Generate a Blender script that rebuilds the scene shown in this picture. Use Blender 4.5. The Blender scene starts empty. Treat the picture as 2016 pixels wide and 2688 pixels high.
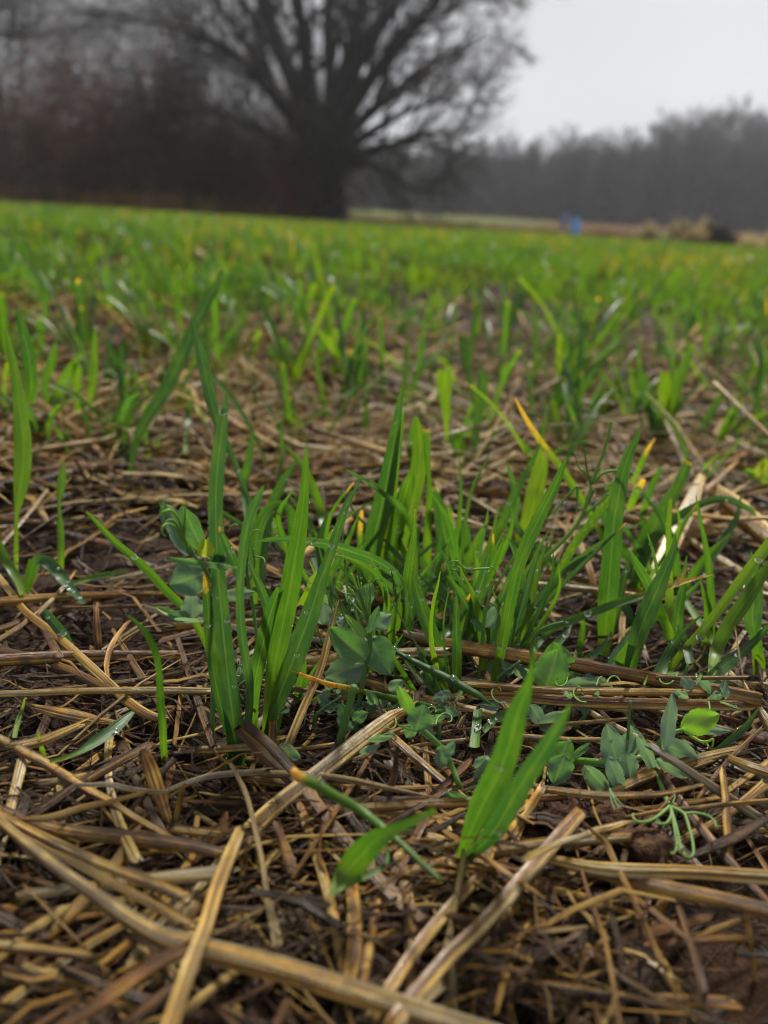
import bpy, math, random
import numpy as np
from mathutils import Vector, Matrix

SC = bpy.context.scene
COL = SC.collection
random.seed(7)
RNG = np.random.default_rng(11)
rad = math.radians

# ------------------------------------------------------------------ camera
CAM_H = 0.150
PITCH, ROLL = 20.7, 2.2
FPX = 769.0                      # focal length in pixels of the 768 x 1024 frame
cam = bpy.data.cameras.new("camera")
cam.sensor_fit = 'VERTICAL'
cam.sensor_height = 34.6
cam.sensor_width = 25.95
cam.lens = FPX / 1024 * 34.6
cam.clip_start = 0.005
cam.clip_end = 2000
cam.dof.use_dof = True
cam.dof.focus_distance = 0.238
cam.dof.aperture_fstop = 8.0
camo = bpy.data.objects.new("camera", cam)
COL.objects.link(camo)
RM = Matrix.Rotation(rad(90 - PITCH), 3, 'X') @ Matrix.Rotation(rad(ROLL), 3, 'Z')
camo.matrix_world = Matrix.Translation((0, 0, CAM_H)) @ RM.to_4x4()
SC.camera = camo
R = np.array(RM)
CAM = np.array([0, 0, CAM_H])
CRIGHT, CUP, CFWD = R[:, 0], R[:, 1], -R[:, 2]

# ------------------------------------------------------------------ sky, sun, exposure
SUN_EL, SUN_AZ = 49, 16          # sun veiled by cloud, ahead of the camera and a little to the right
w = bpy.data.worlds.new("World")
SC.world = w
w.use_nodes = True
nt = w.node_tree
nt.nodes.clear()
def N(nt, t, **kw):
    n = nt.nodes.new(t)
    for k, v in kw.items():
        if k in n.bl_rna.properties.keys() and k not in ('inputs',):
            setattr(n, k, v)
    return n
sky = N(nt, 'ShaderNodeTexSky', sky_type='NISHITA', sun_disc=False, sun_elevation=rad(SUN_EL), sun_rotation=rad(SUN_AZ),
        dust_density=6.0, air_density=1.0, ozone_density=1.0)
hs = N(nt, 'ShaderNodeHueSaturation'); hs.inputs['Saturation'].default_value = 0.10; hs.inputs['Value'].default_value = 0.7
nt.links.new(sky.outputs[0], hs.inputs['Color'])
tc = N(nt, 'ShaderNodeTexCoord'); sp = N(nt, 'ShaderNodeSeparateXYZ')
nt.links.new(tc.outputs['Generated'], sp.inputs[0])
mr = N(nt, 'ShaderNodeMapRange')                    # sky dimmed overhead against the horizon, so shadows come out deeper
for i, v in ((1, 0.0), (2, 1.0), (3, 0.525), (4, 0.36)): mr.inputs[i].default_value = v
nt.links.new(sp.outputs[2], mr.inputs[0])
cl = N(nt, 'ShaderNodeTexNoise'); cl.inputs['Scale'].default_value = 2.2; cl.inputs['Detail'].default_value = 4
nt.links.new(tc.outputs['Generated'], cl.inputs['Vector'])
clr = N(nt, 'ShaderNodeMapRange')
for i, v in ((1, 0.3), (2, 0.7), (3, 0.94), (4, 1.06)): clr.inputs[i].default_value = v
nt.links.new(cl.outputs[0], clr.inputs[0])
mm = N(nt, 'ShaderNodeMath', operation='MULTIPLY')
nt.links.new(mr.outputs[0], mm.inputs[0]); nt.links.new(clr.outputs[0], mm.inputs[1])
grey = N(nt, 'ShaderNodeMix', data_type='RGBA'); grey.inputs[0].default_value = 0.85
grey.inputs[7].default_value = (7.6, 7.75, 8.2, 1)
nt.links.new(hs.outputs[0], grey.inputs[6])
vm = N(nt, 'ShaderNodeVectorMath', operation='SCALE')
nt.links.new(grey.outputs[2], vm.inputs[0]); nt.links.new(mm.outputs[0], vm.inputs['Scale'])
bg = N(nt, 'ShaderNodeBackground'); bg.inputs['Strength'].default_value = 0.125
nt.links.new(vm.outputs[0], bg.inputs['Color'])
wo = N(nt, 'ShaderNodeOutputWorld'); nt.links.new(bg.outputs[0], wo.inputs[0])

sl = bpy.data.lights.new("sun", 'SUN'); sl.energy = 5.0; sl.angle = rad(10); sl.color = (1.0, 0.96, 0.88)
so = bpy.data.objects.new("sun", sl); COL.objects.link(so)
sd = Vector((math.sin(rad(SUN_AZ)) * math.cos(rad(SUN_EL)), math.cos(rad(SUN_AZ)) * math.cos(rad(SUN_EL)), math.sin(rad(SUN_EL))))
so.rotation_euler = sd.to_track_quat('Z', 'Y').to_euler()

SC.view_settings.view_transform = 'Standard'; SC.view_settings.look = 'None'
SC.view_settings.exposure = 0.66; SC.view_settings.gamma = 1.0
SC.render.engine = 'CYCLES'
cy = SC.cycles
cy.max_bounces = 7; cy.diffuse_bounces = 3; cy.glossy_bounces = 2; cy.transmission_bounces = 5; cy.transparent_max_bounces = 6
cy.volume_bounces = 0; cy.caustics_reflective = False; cy.caustics_refractive = True
cy.pixel_filter_type = 'BLACKMAN_HARRIS'; cy.filter_width = 1.05; cy.use_denoising = True; cy.sample_clamp_indirect = 4
try: cy.denoiser = 'OPENIMAGEDENOISE'
except Exception: pass

# ------------------------------------------------------------------ pixel <-> place
def ray(px, py):
    return R @ np.array([(px * 0.380952 - 384) / FPX, (512 - py * 0.380952) / FPX, -1.0])
def P(px, py, Y):
    d = ray(px, py)
    return CAM + d * (Y / d[1])
SLOPE = -0.021
def gz0(x, y):                                       # the lie of the land: falls gently to the right, rises far away
    x = np.asarray(x, float); y = np.asarray(y, float)
    far = np.clip((y - 35) / 50, 0, 1)
    return SLOPE * np.clip(x, -60, 60) + 1.15 * far * far * (3 - 2 * far)
def G(px, py, lift=0.0):                             # point on the ground under a pixel
    d = ray(px, py); t = (lift - CAM_H) / d[2]
    for _ in range(6):
        p = CAM + d * t
        t = (float(gz0(p[0], p[1])) + lift - CAM_H) / d[2]
    return CAM + d * t
def PG(px, py, Y, lift=0.008):
    if ray(px, py)[2] < -0.15: Y = min(Y, float(G(px, py, lift)[1]))
    return P(px, py, Y)
def mpx(p):                                          # metres per pixel of the photograph at a place
    return float(np.dot(np.asarray(p) - CAM, CFWD)) / (FPX / 0.380952)

# ------------------------------------------------------------------ mesh collector
class MB:
    def __init__(s): s.v = []; s.f = {}; s.t = []; s.u = []; s.n = 0
    def add(s, v, faces, tint=None, suv=None):
        v = np.asarray(v, float); k = len(v)
        s.v.append(v)
        t = np.zeros((k, 4)); t[:, 3] = 1
        if tint is not None:
            tint = np.asarray(tint, float)
            if tint.ndim == 1: tint = np.tile(tint, (k, 1))
            t[:, :tint.shape[1]] = tint
        s.t.append(t)
        s.u.append(np.zeros((k, 3)) if suv is None else np.asarray(suv, float))
        for fa in faces:
            fa = np.asarray(fa, int)
            if len(fa): s.f.setdefault(fa.shape[1], []).append(fa + s.n)
        s.n += k
    def build(s, name, mat, parent=None, origin=None, smooth=True):
        me = bpy.data.meshes.new(name)
        v = np.concatenate(s.v)
        if origin is not None: v = v - np.asarray(origin)
        me.vertices.add(len(v)); me.vertices.foreach_set('co', v.astype(np.float32).ravel())
        idx = []; tot = []
        for k, fl in s.f.items():
            a = np.concatenate(fl); idx.append(a.ravel()); tot.append(np.full(len(a), k))
        idx = np.concatenate(idx); tot = np.concatenate(tot)
        me.loops.add(len(idx)); me.loops.foreach_set('vertex_index', idx.astype(np.int32))
        me.polygons.add(len(tot))
        st = np.concatenate([[0], np.cumsum(tot)[:-1]])
        me.polygons.foreach_set('loop_start', st.astype(np.int32)); me.polygons.foreach_set('loop_total', tot.astype(np.int32))
        a = me.attributes.new('tint', 'FLOAT_COLOR', 'POINT'); a.data.foreach_set('color', np.concatenate(s.t).astype(np.float32).ravel())
        a = me.attributes.new('suv', 'FLOAT_VECTOR', 'POINT'); a.data.foreach_set('vector', np.concatenate(s.u).astype(np.float32).ravel())
        me.update(calc_edges=True); me.validate()
        me.polygons.foreach_set('use_smooth', np.full(len(me.polygons), smooth))
        me.materials.append(mat)
        o = bpy.data.objects.new(name, me); COL.objects.link(o)
        if parent is not None: o.parent = parent
        elif origin is not None: o.location = origin
        return o
def tag(o, label=None, cat=None, group=None, kind=None):
    if label: o['label'] = label
    if cat: o['category'] = cat
    if group: o['group'] = group
    if kind: o['kind'] = kind
    return o
def empty(name, loc, label, cat, group=None):
    o = bpy.data.objects.new(name, None); o.empty_display_size = 0.01; o.location = loc; COL.objects.link(o)
    return tag(o, label, cat, group)
def copy_tree(o, parent=None):
    c = o.copy(); COL.objects.link(c)
    if parent is not None: c.parent = parent
    for ch in o.children: copy_tree(ch, c)
    return c
def catmull(p, n):
    p = np.asarray(p, float)
    if len(p) == 2: return p[0] + (p[1] - p[0]) * np.linspace(0, 1, n)[:, None]
    q = np.vstack([2 * p[0] - p[1], p, 2 * p[-1] - p[-2]])
    L = np.concatenate([[0], np.cumsum(np.linalg.norm(np.diff(p[:, :3], axis=0), axis=1))])
    s = np.linspace(0, L[-1], n); out = []
    for x in s:
        i = min(max(int(np.searchsorted(L, x, 'right')) - 1, 0), len(p) - 2)
        t = (x - L[i]) / max(L[i + 1] - L[i], 1e-12)
        a, b, c, d = q[i], q[i + 1], q[i + 2], q[i + 3]
        out.append(0.5 * (2 * b + (c - a) * t + (2 * a - 5 * b + 4 * c - d) * t * t + (3 * b - a - 3 * c + d) * t ** 3))
    return np.array(out)
def nrm(v): return v / (np.linalg.norm(v, axis=-1, keepdims=True) + 1e-12)
def frames(p):
    T = nrm(np.gradient(p, axis=0)); n = len(p)
    ref = np.array([0, 0, 1.0]) if abs(T[0, 2]) < 0.9 else np.array([1.0, 0, 0])
    S = np.zeros((n, 3)); s = nrm(np.cross(T[0], ref)); S[0] = s
    for i in range(1, n):
        s = s - T[i] * np.dot(s, T[i]); s = s / (np.linalg.norm(s) + 1e-12); S[i] = s
    return T, S, np.cross(S, T)
def tube(mb, p, r, k=6, flat=1.0, tint=(0, 0, 0), prof=None, S=None, U=None, cap=True, rag=0.0, tints=None):
    p = np.asarray(p, float); n = len(p); r = np.broadcast_to(np.asarray(r, float), (n,))
    if S is None: T, S, U = frames(p)
    a = np.linspace(0, 2 * math.pi, k, endpoint=False)
    pr = np.ones(k) if prof is None else prof
    v = p[:, None, :] + r[:, None, None] * pr[None, :, None] * (np.cos(a)[None, :, None] * S[:, None, :] + flat * np.sin(a)[None, :, None] * U[:, None, :])
    if rag:
        T = nrm(np.gradient(p, axis=0))
        v[0] -= T[0] * (RNG.random(k)[:, None] * rag); v[-1] += T[-1] * (RNG.random(k)[:, None] * rag)
    v = v.reshape(-1, 3)
    i = np.arange(n - 1)[:, None] * k; j = np.arange(k)[None, :]; j2 = (j + 1) % k
    F = np.stack([i + j, i + j2, i + k + j2, i + k + j], -1).reshape(-1, 4)
    fs = [F]
    if cap: fs += [np.arange(k)[::-1][None, :], ((n - 1) * k + np.arange(k))[None, :]]
    L = np.concatenate([[0], np.cumsum(np.linalg.norm(np.diff(p, axis=0), axis=1))])
    su = np.stack([np.tile(np.abs(np.sin(a / 2)) + a / 9, n), np.repeat(L, k), np.full(n * k, random.random() * 50)], 1)
    tt = np.tile(np.asarray(tint, float), (n * k, 1)) if tints is None else np.repeat(tints, k, axis=0)
    mb.add(v, fs, tt, su)

# ------------------------------------------------------------------ materials
def mat(name):
    m = bpy.data.materials.new(name); m.use_nodes = True; nt = m.node_tree; nt.nodes.clear()
    o = N(nt, 'ShaderNodeOutputMaterial')
    return m, nt, o
def L(nt, a, b): nt.links.new(a, b)
def attr(nt, name):
    n = N(nt, 'ShaderNodeAttribute'); n.attribute_name = name; return n
def mixc(nt, f, a, b, mode='MIX'):
    n = N(nt, 'ShaderNodeMix', data_type='RGBA', blend_type=mode)
    for s, v in ((0, f), (6, a), (7, b)):
        if isinstance(v, (int, float)): n.inputs[s].default_value = v
        elif isinstance(v, tuple): n.inputs[s].default_value = (*v, 1) if len(v) == 3 else v
        else: L(nt, v, n.inputs[s])
    return n.outputs[2]
def math_(nt, op, a, b=None, c=None, clamp=False):
    n = N(nt, 'ShaderNodeMath', operation=op, use_clamp=clamp)
    for s, v in enumerate((a, b, c)):
        if v is None: continue
        if isinstance(v, (int, float)): n.inputs[s].default_value = v
        else: L(nt, v, n.inputs[s])
    return n.outputs[0]
def rng_(nt, x, a, b, c=0.0, d=1.0):
    n = N(nt, 'ShaderNodeMapRange'); L(nt, x, n.inputs[0])
    for i, v in ((1, a), (2, b), (3, c), (4, d)): n.inputs[i].default_value = v
    return n.outputs[0]
def ramp(nt, f, stops):
    n = N(nt, 'ShaderNodeValToRGB'); e = n.color_ramp.elements
    while len(e) < len(stops): e.new(0.5)
    for k, (p, c) in enumerate(stops): e[k].position = p; e[k].color = (*c, 1)
    L(nt, f, n.inputs[0]); return n.outputs[0]
def noise(nt, vec, scale, detail=3, rough=0.55):
    n = N(nt, 'ShaderNodeTexNoise'); n.inputs['Scale'].default_value = scale; n.inputs['Detail'].default_value = detail; n.inputs['Roughness'].default_value = rough
    if vec is not None: L(nt, vec, n.inputs['Vector'])
    return n.outputs[0]
def mapv(nt, vec, sc):
    n = N(nt, 'ShaderNodeVectorMath', operation='MULTIPLY'); L(nt, vec, n.inputs[0]); n.inputs[1].default_value = sc; return n.outputs[0]
def bump(nt, h, dist, strength=0.6):
    n = N(nt, 'ShaderNodeBump'); n.inputs['Strength'].default_value = strength; n.inputs['Distance'].default_value = dist
    L(nt, h, n.inputs['Height']); return n.outputs[0]
def princ(nt, col, rough, spec=0.5, normal=None, **kw):
    b = N(nt, 'ShaderNodeBsdfPrincipled')
    for nm, v in (('Base Color', col), ('Roughness', rough), ('Specular IOR Level', spec), ('Normal', normal)):
        if v is None: continue
        if isinstance(v, (int, float)): b.inputs[nm].default_value = v
        elif isinstance(v, tuple): b.inputs[nm].default_value = (*v, 1)
        else: L(nt, v, b.inputs[nm])
    for k, v in kw.items(): b.inputs[k].default_value = v
    return b.outputs[0]

def leaf_material(name, stops, trans_tint, trans=0.42, rough=0.40, vein=0.55, veinscale=11.0, pea=False):
    m, nt, o = mat(name)
    t = attr(nt, 'tint'); s = N(nt, 'ShaderNodeSeparateColor'); L(nt, t.outputs['Color'], s.inputs[0])
    uv = attr(nt, 'suv')
    base = ramp(nt, s.outputs[0], stops)
    if pea:
        n1 = noise(nt, mapv(nt, uv.outputs['Vector'], (3, 3, 1)), 2.2, 4)
        base = mixc(nt, rng_(nt, n1, 0.35, 0.7, 0, 0.30), base, (0.10, 0.16, 0.10))
        base = mixc(nt, math_(nt, 'MULTIPLY', s.outputs[2], 0.38), base, (0.26, 0.36, 0.12))     # pale midrib and veins
        streak = n1
    else:
        streak = noise(nt, mapv(nt, uv.outputs['Vector'], (veinscale, 60, 1)), 1.0, 2)
        base = mixc(nt, math_(nt, 'MULTIPLY', rng_(nt, streak, 0.3, 0.72), vein), base, (0.012, 0.045, 0.008))
        blot = noise(nt, mapv(nt, uv.outputs['Vector'], (1.5, 90, 1)), 1.0, 2)
        base = mixc(nt, rng_(nt, blot, 0.45, 0.8, 0, 0.35), base, (0.13, 0.21, 0.02))
        sx = N(nt, 'ShaderNodeSeparateXYZ'); L(nt, uv.outputs['Vector'], sx.inputs[0])
        mid = math_(nt, 'ABSOLUTE', math_(nt, 'SUBTRACT', sx.outputs[0], 0.5))
        base = mixc(nt, rng_(nt, mid, 0.02, 0.06, 0.28, 0.0), base, (0.15, 0.24, 0.06))       # pale midrib
    dry = s.outputs[1]
    dn = noise(nt, mapv(nt, uv.outputs['Vector'], (4, 700, 1)), 1.0, 3)
    dcol = ramp(nt, dn, [(0.2, (0.22, 0.07, 0.014)), (0.45, (0.46, 0.24, 0.04)), (0.7, (0.40, 0.34, 0.06))])
    dfac = math_(nt, 'SMOOTH_MAX', rng_(nt, math_(nt, 'ADD', dry, rng_(nt, dn, 0.2, 0.8, -0.25, 0.25)), 0.2, 0.75), 0.0, 0.05)
    col = mixc(nt, dfac, base, dcol)
    bp = bump(nt, streak, 0.0003, 0.5)
    p = princ(nt, col, rough if pea else rng_(nt, blot, 0.4, 0.7, 0.46, 0.32), 0.30, bp)
    tr = N(nt, 'ShaderNodeBsdfTranslucent')
    tcol = mixc(nt, 1.0, col, trans_tint, 'MULTIPLY')
    tb = N(nt, 'ShaderNodeVectorMath', operation='SCALE'); L(nt, tcol, tb.inputs[0]); tb.inputs['Scale'].default_value = 2.3
    L(nt, tb.outputs[0], tr.inputs['Color'])
    mx = N(nt, 'ShaderNodeMixShader'); mx.inputs[0].default_value = trans
    L(nt, p, mx.inputs[1]); L(nt, tr.outputs[0], mx.inputs[2]); L(nt, mx.outputs[0], o.inputs[0])
    return m
M = {}
M['leaf'] = leaf_material('cereal_leaf', [(0.0, (0.030, 0.082, 0.044)), (0.3, (0.026, 0.085, 0.022)), (0.55, (0.045, 0.125, 0.013)), (1.0, (0.135, 0.215, 0.012))], (0.95, 0.98, 0.34), trans=0.38)
M['pea'] = leaf_material('pea_leaf', [(0.0, (0.125, 0.19, 0.185)), (0.45, (0.045, 0.125, 0.040)), (0.93, (0.15, 0.29, 0.02)), (1.0, (0.36, 0.40, 0.012))], (0.9, 1.0, 0.4), trans=0.3, rough=0.42, pea=True)

def straw_material():
    m, nt, o = mat('straw')
    t = attr(nt, 'tint'); s = N(nt, 'ShaderNodeSeparateColor'); L(nt, t.outputs['Color'], s.inputs[0])
    uv = attr(nt, 'suv')
    base = ramp(nt, s.outputs[0], [(0.0, (0.009, 0.005, 0.003)), (0.22, (0.038, 0.016, 0.007)), (0.42, (0.25, 0.100, 0.020)),
                                   (0.62, (0.58, 0.315, 0.050)), (0.82, (0.62, 0.435, 0.125)), (1.0, (0.52, 0.45, 0.31))])
    fib = noise(nt, mapv(nt, uv.outputs['Vector'], (11, 13, 1)), 1.0, 5, 0.72)
    base = mixc(nt, rng_(nt, fib, 0.45, 0.60, 0, 0.85), base, (0.040, 0.020, 0.009))
    fib2 = noise(nt, mapv(nt, uv.outputs['Vector'], (26, 5, 1)), 1.0, 2, 0.5)
    base = mixc(nt, rng_(nt, fib2, 0.50, 0.62, 0, 0.55), base, (0.10, 0.055, 0.022))
    blot = noise(nt, mapv(nt, uv.outputs['Vector'], (1.6, 110, 1)), 1.0, 4, 0.6)
    base = mixc(nt, math_(nt, 'MULTIPLY', rng_(nt, blot, 0.43, 0.60), s.outputs[1]), base, (0.085, 0.052, 0.028))
    spk = noise(nt, mapv(nt, uv.outputs['Vector'], (9, 2200, 1)), 1.0, 2)
    base = mixc(nt, math_(nt, 'MULTIPLY', rng_(nt, spk, 0.60, 0.68), s.outputs[2]), base, (0.02, 0.012, 0.008))
    gp_ = N(nt, 'ShaderNodeNewGeometry'); py_ = N(nt, 'ShaderNodeSeparateXYZ'); L(nt, gp_.outputs['Position'], py_.inputs[0])
    bp = bump(nt, fib, 0.0008, 0.9)
    p = princ(nt, base, rng_(nt, blot, 0.3, 0.7, 0.22, 0.42), rng_(nt, py_.outputs[1], .3, .9, .32, .06), bp)
    tr = N(nt, 'ShaderNodeBsdfTranslucent'); L(nt, base, tr.inputs['Color'])
    mx = N(nt, 'ShaderNodeMixShader'); mx.inputs[0].default_value = 0.12
    L(nt, p, mx.inputs[1]); L(nt, tr.outputs[0], mx.inputs[2]); L(nt, mx.outputs[0], o.inputs[0])
    return m
M['straw'] = straw_material()

def soil_material(name, far=True, gain=1.0):
    m, nt, o = mat(name)
    g = N(nt, 'ShaderNodeNewGeometry'); pos = g.outputs['Position']
    a = noise(nt, pos, 38, 6, 0.65); b = noise(nt, pos, 420, 5, 0.7); c = noise(nt, pos, 1500, 3, 0.6)
    col = ramp(nt, a, [(0.28, (0.007, 0.004, 0.003)), (0.5, (0.026, 0.012, 0.006)), (0.72, (0.066, 0.032, 0.015))])
    col = mixc(nt, rng_(nt, b, 0.5, 0.75, 0, 0.6), col, (0.085, 0.050, 0.026))
    col = mixc(nt, rng_(nt, c, 0.62, 0.72, 0, 0.4), col, (0.13, 0.085, 0.045))
    if far:
        y = N(nt, 'ShaderNodeSeparateXYZ'); L(nt, pos, y.inputs[0])
        # beyond the drilled field: rough brown margin, then a pale stubble field
        d1 = noise(nt, pos, 0.9, 4)
        f1 = rng_(nt, math_(nt, 'ADD', y.outputs[1], math_(nt, 'MULTIPLY', d1, 3)), 30, 34)
        col = mixc(nt, f1, col, mixc(nt, d1, (0.05, 0.03, 0.018), (0.12, 0.075, 0.04)))
        f2 = math_(nt, 'MULTIPLY', rng_(nt, math_(nt, 'ADD', y.outputs[1], math_(nt, 'MULTIPLY', d1, 4)), 40, 46), rng_(nt, y.outputs[0], 9, 14, 1, 0))
        col = mixc(nt, f2, col, mixc(nt, d1, (0.065, 0.08, 0.03), (0.11, 0.11, 0.05)))
    if gain != 1:
        gn = N(nt, 'ShaderNodeVectorMath', operation='SCALE'); L(nt, col, gn.inputs[0]); gn.inputs['Scale'].default_value = gain; col = gn.outputs[0]
    h = math_(nt, 'ADD', math_(nt, 'MULTIPLY', b, 1.0), math_(nt, 'MULTIPLY', c, 0.35))
    bp = bump(nt, h, 0.003, 0.9)
    L(nt, princ(nt, col, rng_(nt, b, 0.3, 0.7, 0.5, 0.85), rng_(nt, y.outputs[1], 0.4, 2.0, 0.14, 0.0) if far else 0.12, bp), o.inputs[0])
    return m
M['soil'] = soil_material('wet_soil')
M['clod'] = soil_material('soil_clod', False, 2.2)

def simple(name, c1, c2, scale, rough=0.8, spec=0.3, bd=0.0):
    m, nt, o = mat(name)
    g = N(nt, 'ShaderNodeTexCoord')
    n = noise(nt, g.outputs['Object'], scale, 4)
    col = mixc(nt, rng_(nt, n, 0.3, 0.7), c1, c2)
    L(nt, princ(nt, col, rough, spec, bump(nt, n, bd, 0.7) if bd else None), o.inputs[0])
    return m
M['bark'] = simple('wet_bark', (0.010, 0.009, 0.008), (0.035, 0.030, 0.024), 3.0, 0.7, 0.3, 0.03)
M['twig'] = simple('twigs', (0.016, 0.014, 0.013), (0.040, 0.033, 0.028), 1.0, 0.8, 0.2)
M['weedstem'] = simple('weed_stems', (0.10, 0.07, 0.035), (0.2, 0.14, 0.07), 3.0, 0.9, 0.1)
M['fartwig'] = simple('hazed_twigs', (0.07, 0.07, 0.075), (0.12, 0.12, 0.125), 0.5, 0.9, 0.1)  # paler than near twigs: part of the distance haze sits in this colour
M['barrel'] = simple('blue_plastic', (0.04, 0.30, 0.85), (0.06, 0.38, 0.95), 3.0, 0.4, 0.5)
M['barrel_old'] = simple('faded_blue_plastic', (0.10, 0.15, 0.30), (0.14, 0.20, 0.36), 3.0, 0.5, 0.4)
def foliage(name):
    m, nt, o = mat(name)
    t = attr(nt, 'tint')
    p = princ(nt, t.outputs['Color'], 0.7, 0.3)
    tr = N(nt, 'ShaderNodeBsdfTranslucent'); L(nt, t.outputs['Color'], tr.inputs['Color'])
    mx = N(nt, 'ShaderNodeMixShader'); mx.inputs[0].default_value = 0.25
    L(nt, p, mx.inputs[1]); L(nt, tr.outputs[0], mx.inputs[2]); L(nt, mx.outputs[0], o.inputs[0])
    return m
M['foliage'] = foliage('dead_foliage')
m, nt_, o_ = mat('water'); L(nt_, princ(nt_, (1, 1, 1), 0.0, 0.5, None, **{'Transmission Weight': 1.0, 'IOR': 1.45}), o_.inputs[0]); M['water'] = m

# ------------------------------------------------------------------ ground: one sheet, fine near the camera
def vnoise(x, y, seed=0):
    def h(i, j): return np.modf(np.abs(np.sin(i * 127.1 + j * 311.7 + seed * 74.7) * 43758.5453))[0]
    i, j = np.floor(x), np.floor(y); fx, fy = x - i, y - j
    fx = fx * fx * (3 - 2 * fx); fy = fy * fy * (3 - 2 * fy)
    return (h(i, j) * (1 - fx) + h(i + 1, j) * fx) * (1 - fy) + (h(i, j + 1) * (1 - fx) + h(i + 1, j + 1) * fx) * fy
def bumps(x, y):
    near = np.clip(1.5 - np.abs(y) / 8, 0, 1)
    b = 0.010 * (vnoise(x * 14, y * 14, 1) - 0.5) + 0.012 * (np.abs(vnoise(x * 34, y * 34, 2) - 0.5)) + 0.005 * (vnoise(x * 90, y * 90, 3) - 0.5) + 0.0025 * (vnoise(x * 230, y * 230, 4) - 0.5)
    clod = (np.maximum(0, vnoise(x * 9, y * 9, 5) - 0.58) * 0.08 + np.maximum(0, vnoise(x * 24, y * 24, 6) - 0.55) * 0.035) * np.clip((y - 0.42) / 0.3, 0, 1)
    return (b + clod) * near - 0.006
def gz(x, y): return gz0(x, y) + bumps(np.asarray(x, float), np.asarray(y, float))
ys = np.concatenate([np.linspace(-12, -0.4, 14), np.linspace(-0.35, 0.05, 24), np.linspace(0.055, 0.45, 150), 0.45 * np.exp(np.linspace(0.008, math.log(3.4 / 0.45), 270)), 3.4 * np.exp(np.linspace(0.02, math.log(170 / 3.4), 110))])
tx = np.linspace(-1, 1, 421); tx = np.sign(tx) * np.abs(tx) ** 1.15
Yg, Tg = np.meshgrid(ys, tx, indexing='ij')
Xg = Tg * np.minimum(0.42 + 1.15 * np.abs(Yg), 160)
Zg = gz(Xg, Yg)
mb = MB()
nr, nc = Yg.shape
i = np.arange(nr - 1)[:, None] * nc; j = np.arange(nc - 1)[None, :]
F = np.stack([i + j, i + j + 1, i + nc + j + 1, i + nc + j], -1).reshape(-1, 4)
mb.add(np.stack([Xg, Yg, Zg], -1).reshape(-1, 3), [F])
tag(mb.build('ground', M['soil']), 'dark wet soil of the field', None, None, 'structure')

# ------------------------------------------------------------------ bare trees
def grow(out, p, d, length, r, lev, maxlev, rs, spread=0.75, up=0.12, kids=(9, 7, 6, 5), wig=0.14, taper=0.25, kl=(.62, .22)):
    n = 7 if lev < 2 else 5
    pts = [p]; q = np.array(p, float); d = nrm(np.asarray(d, float)); dirs = [d]
    for k in range(n):
        d = nrm(d + rs.normal(0, wig, 3) + np.array([0, 0, up * (1 if lev < 3 else 0.4)]))
        q = q + d * length / n; pts.append(q); dirs.append(d)
    pts = np.array(pts); rr = r * np.linspace(1, taper, n + 1)
    out.append((lev, pts, rr))
    if lev >= maxlev: return
    kk = kids[min(lev, len(kids) - 1)]
    for c in range(kk):
        t = 0.25 + 0.75 * (c + rs.random()) / kk; t = min(t, 0.99)
        ii = int(t * n); f = t * n - ii; b = pts[ii] * (1 - f) + pts[min(ii + 1, n)] * f
        ax = nrm(rs.normal(0, 1, 3)); dd = nrm(dirs[min(ii + 1, n)] * (1 - 0.25 * spread) + ax * spread)
        grow(out, b, dd, length * (kl[0] - kl[1] * t) * (0.8 + 0.4 * rs.random()), max(rr[ii] * 0.55, 0.006), lev + 1, maxlev, rs, spread, up, kids, wig, taper)
def tree_parts(out, cut, minr=0.0):
    a, b = MB(), MB()
    for lev, p, r in out:
        r = np.maximum(r, minr)
        tube(a if lev <= cut else b, p, r, (9 if lev == 0 else 6) if lev <= cut else 3, cap=False)
    return a, b
def tree(name, label, cat, group, out, cut, loc, bark, twig, minr=0.0):
    a, b = tree_parts(out, cut, minr)
    e = empty(name, loc, label, cat, group)
    a.build('trunk', bark, e); b.build('crown', twig, e)
    return e
def place(Yd, px, py=None):                          # a place on the ground Yd metres off, under a column of the photograph
    p = P(px, 560 if py is None else py, Yd)
    return (p[0], Yd, float(gz0(p[0], Yd)) - 0.05)

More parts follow.
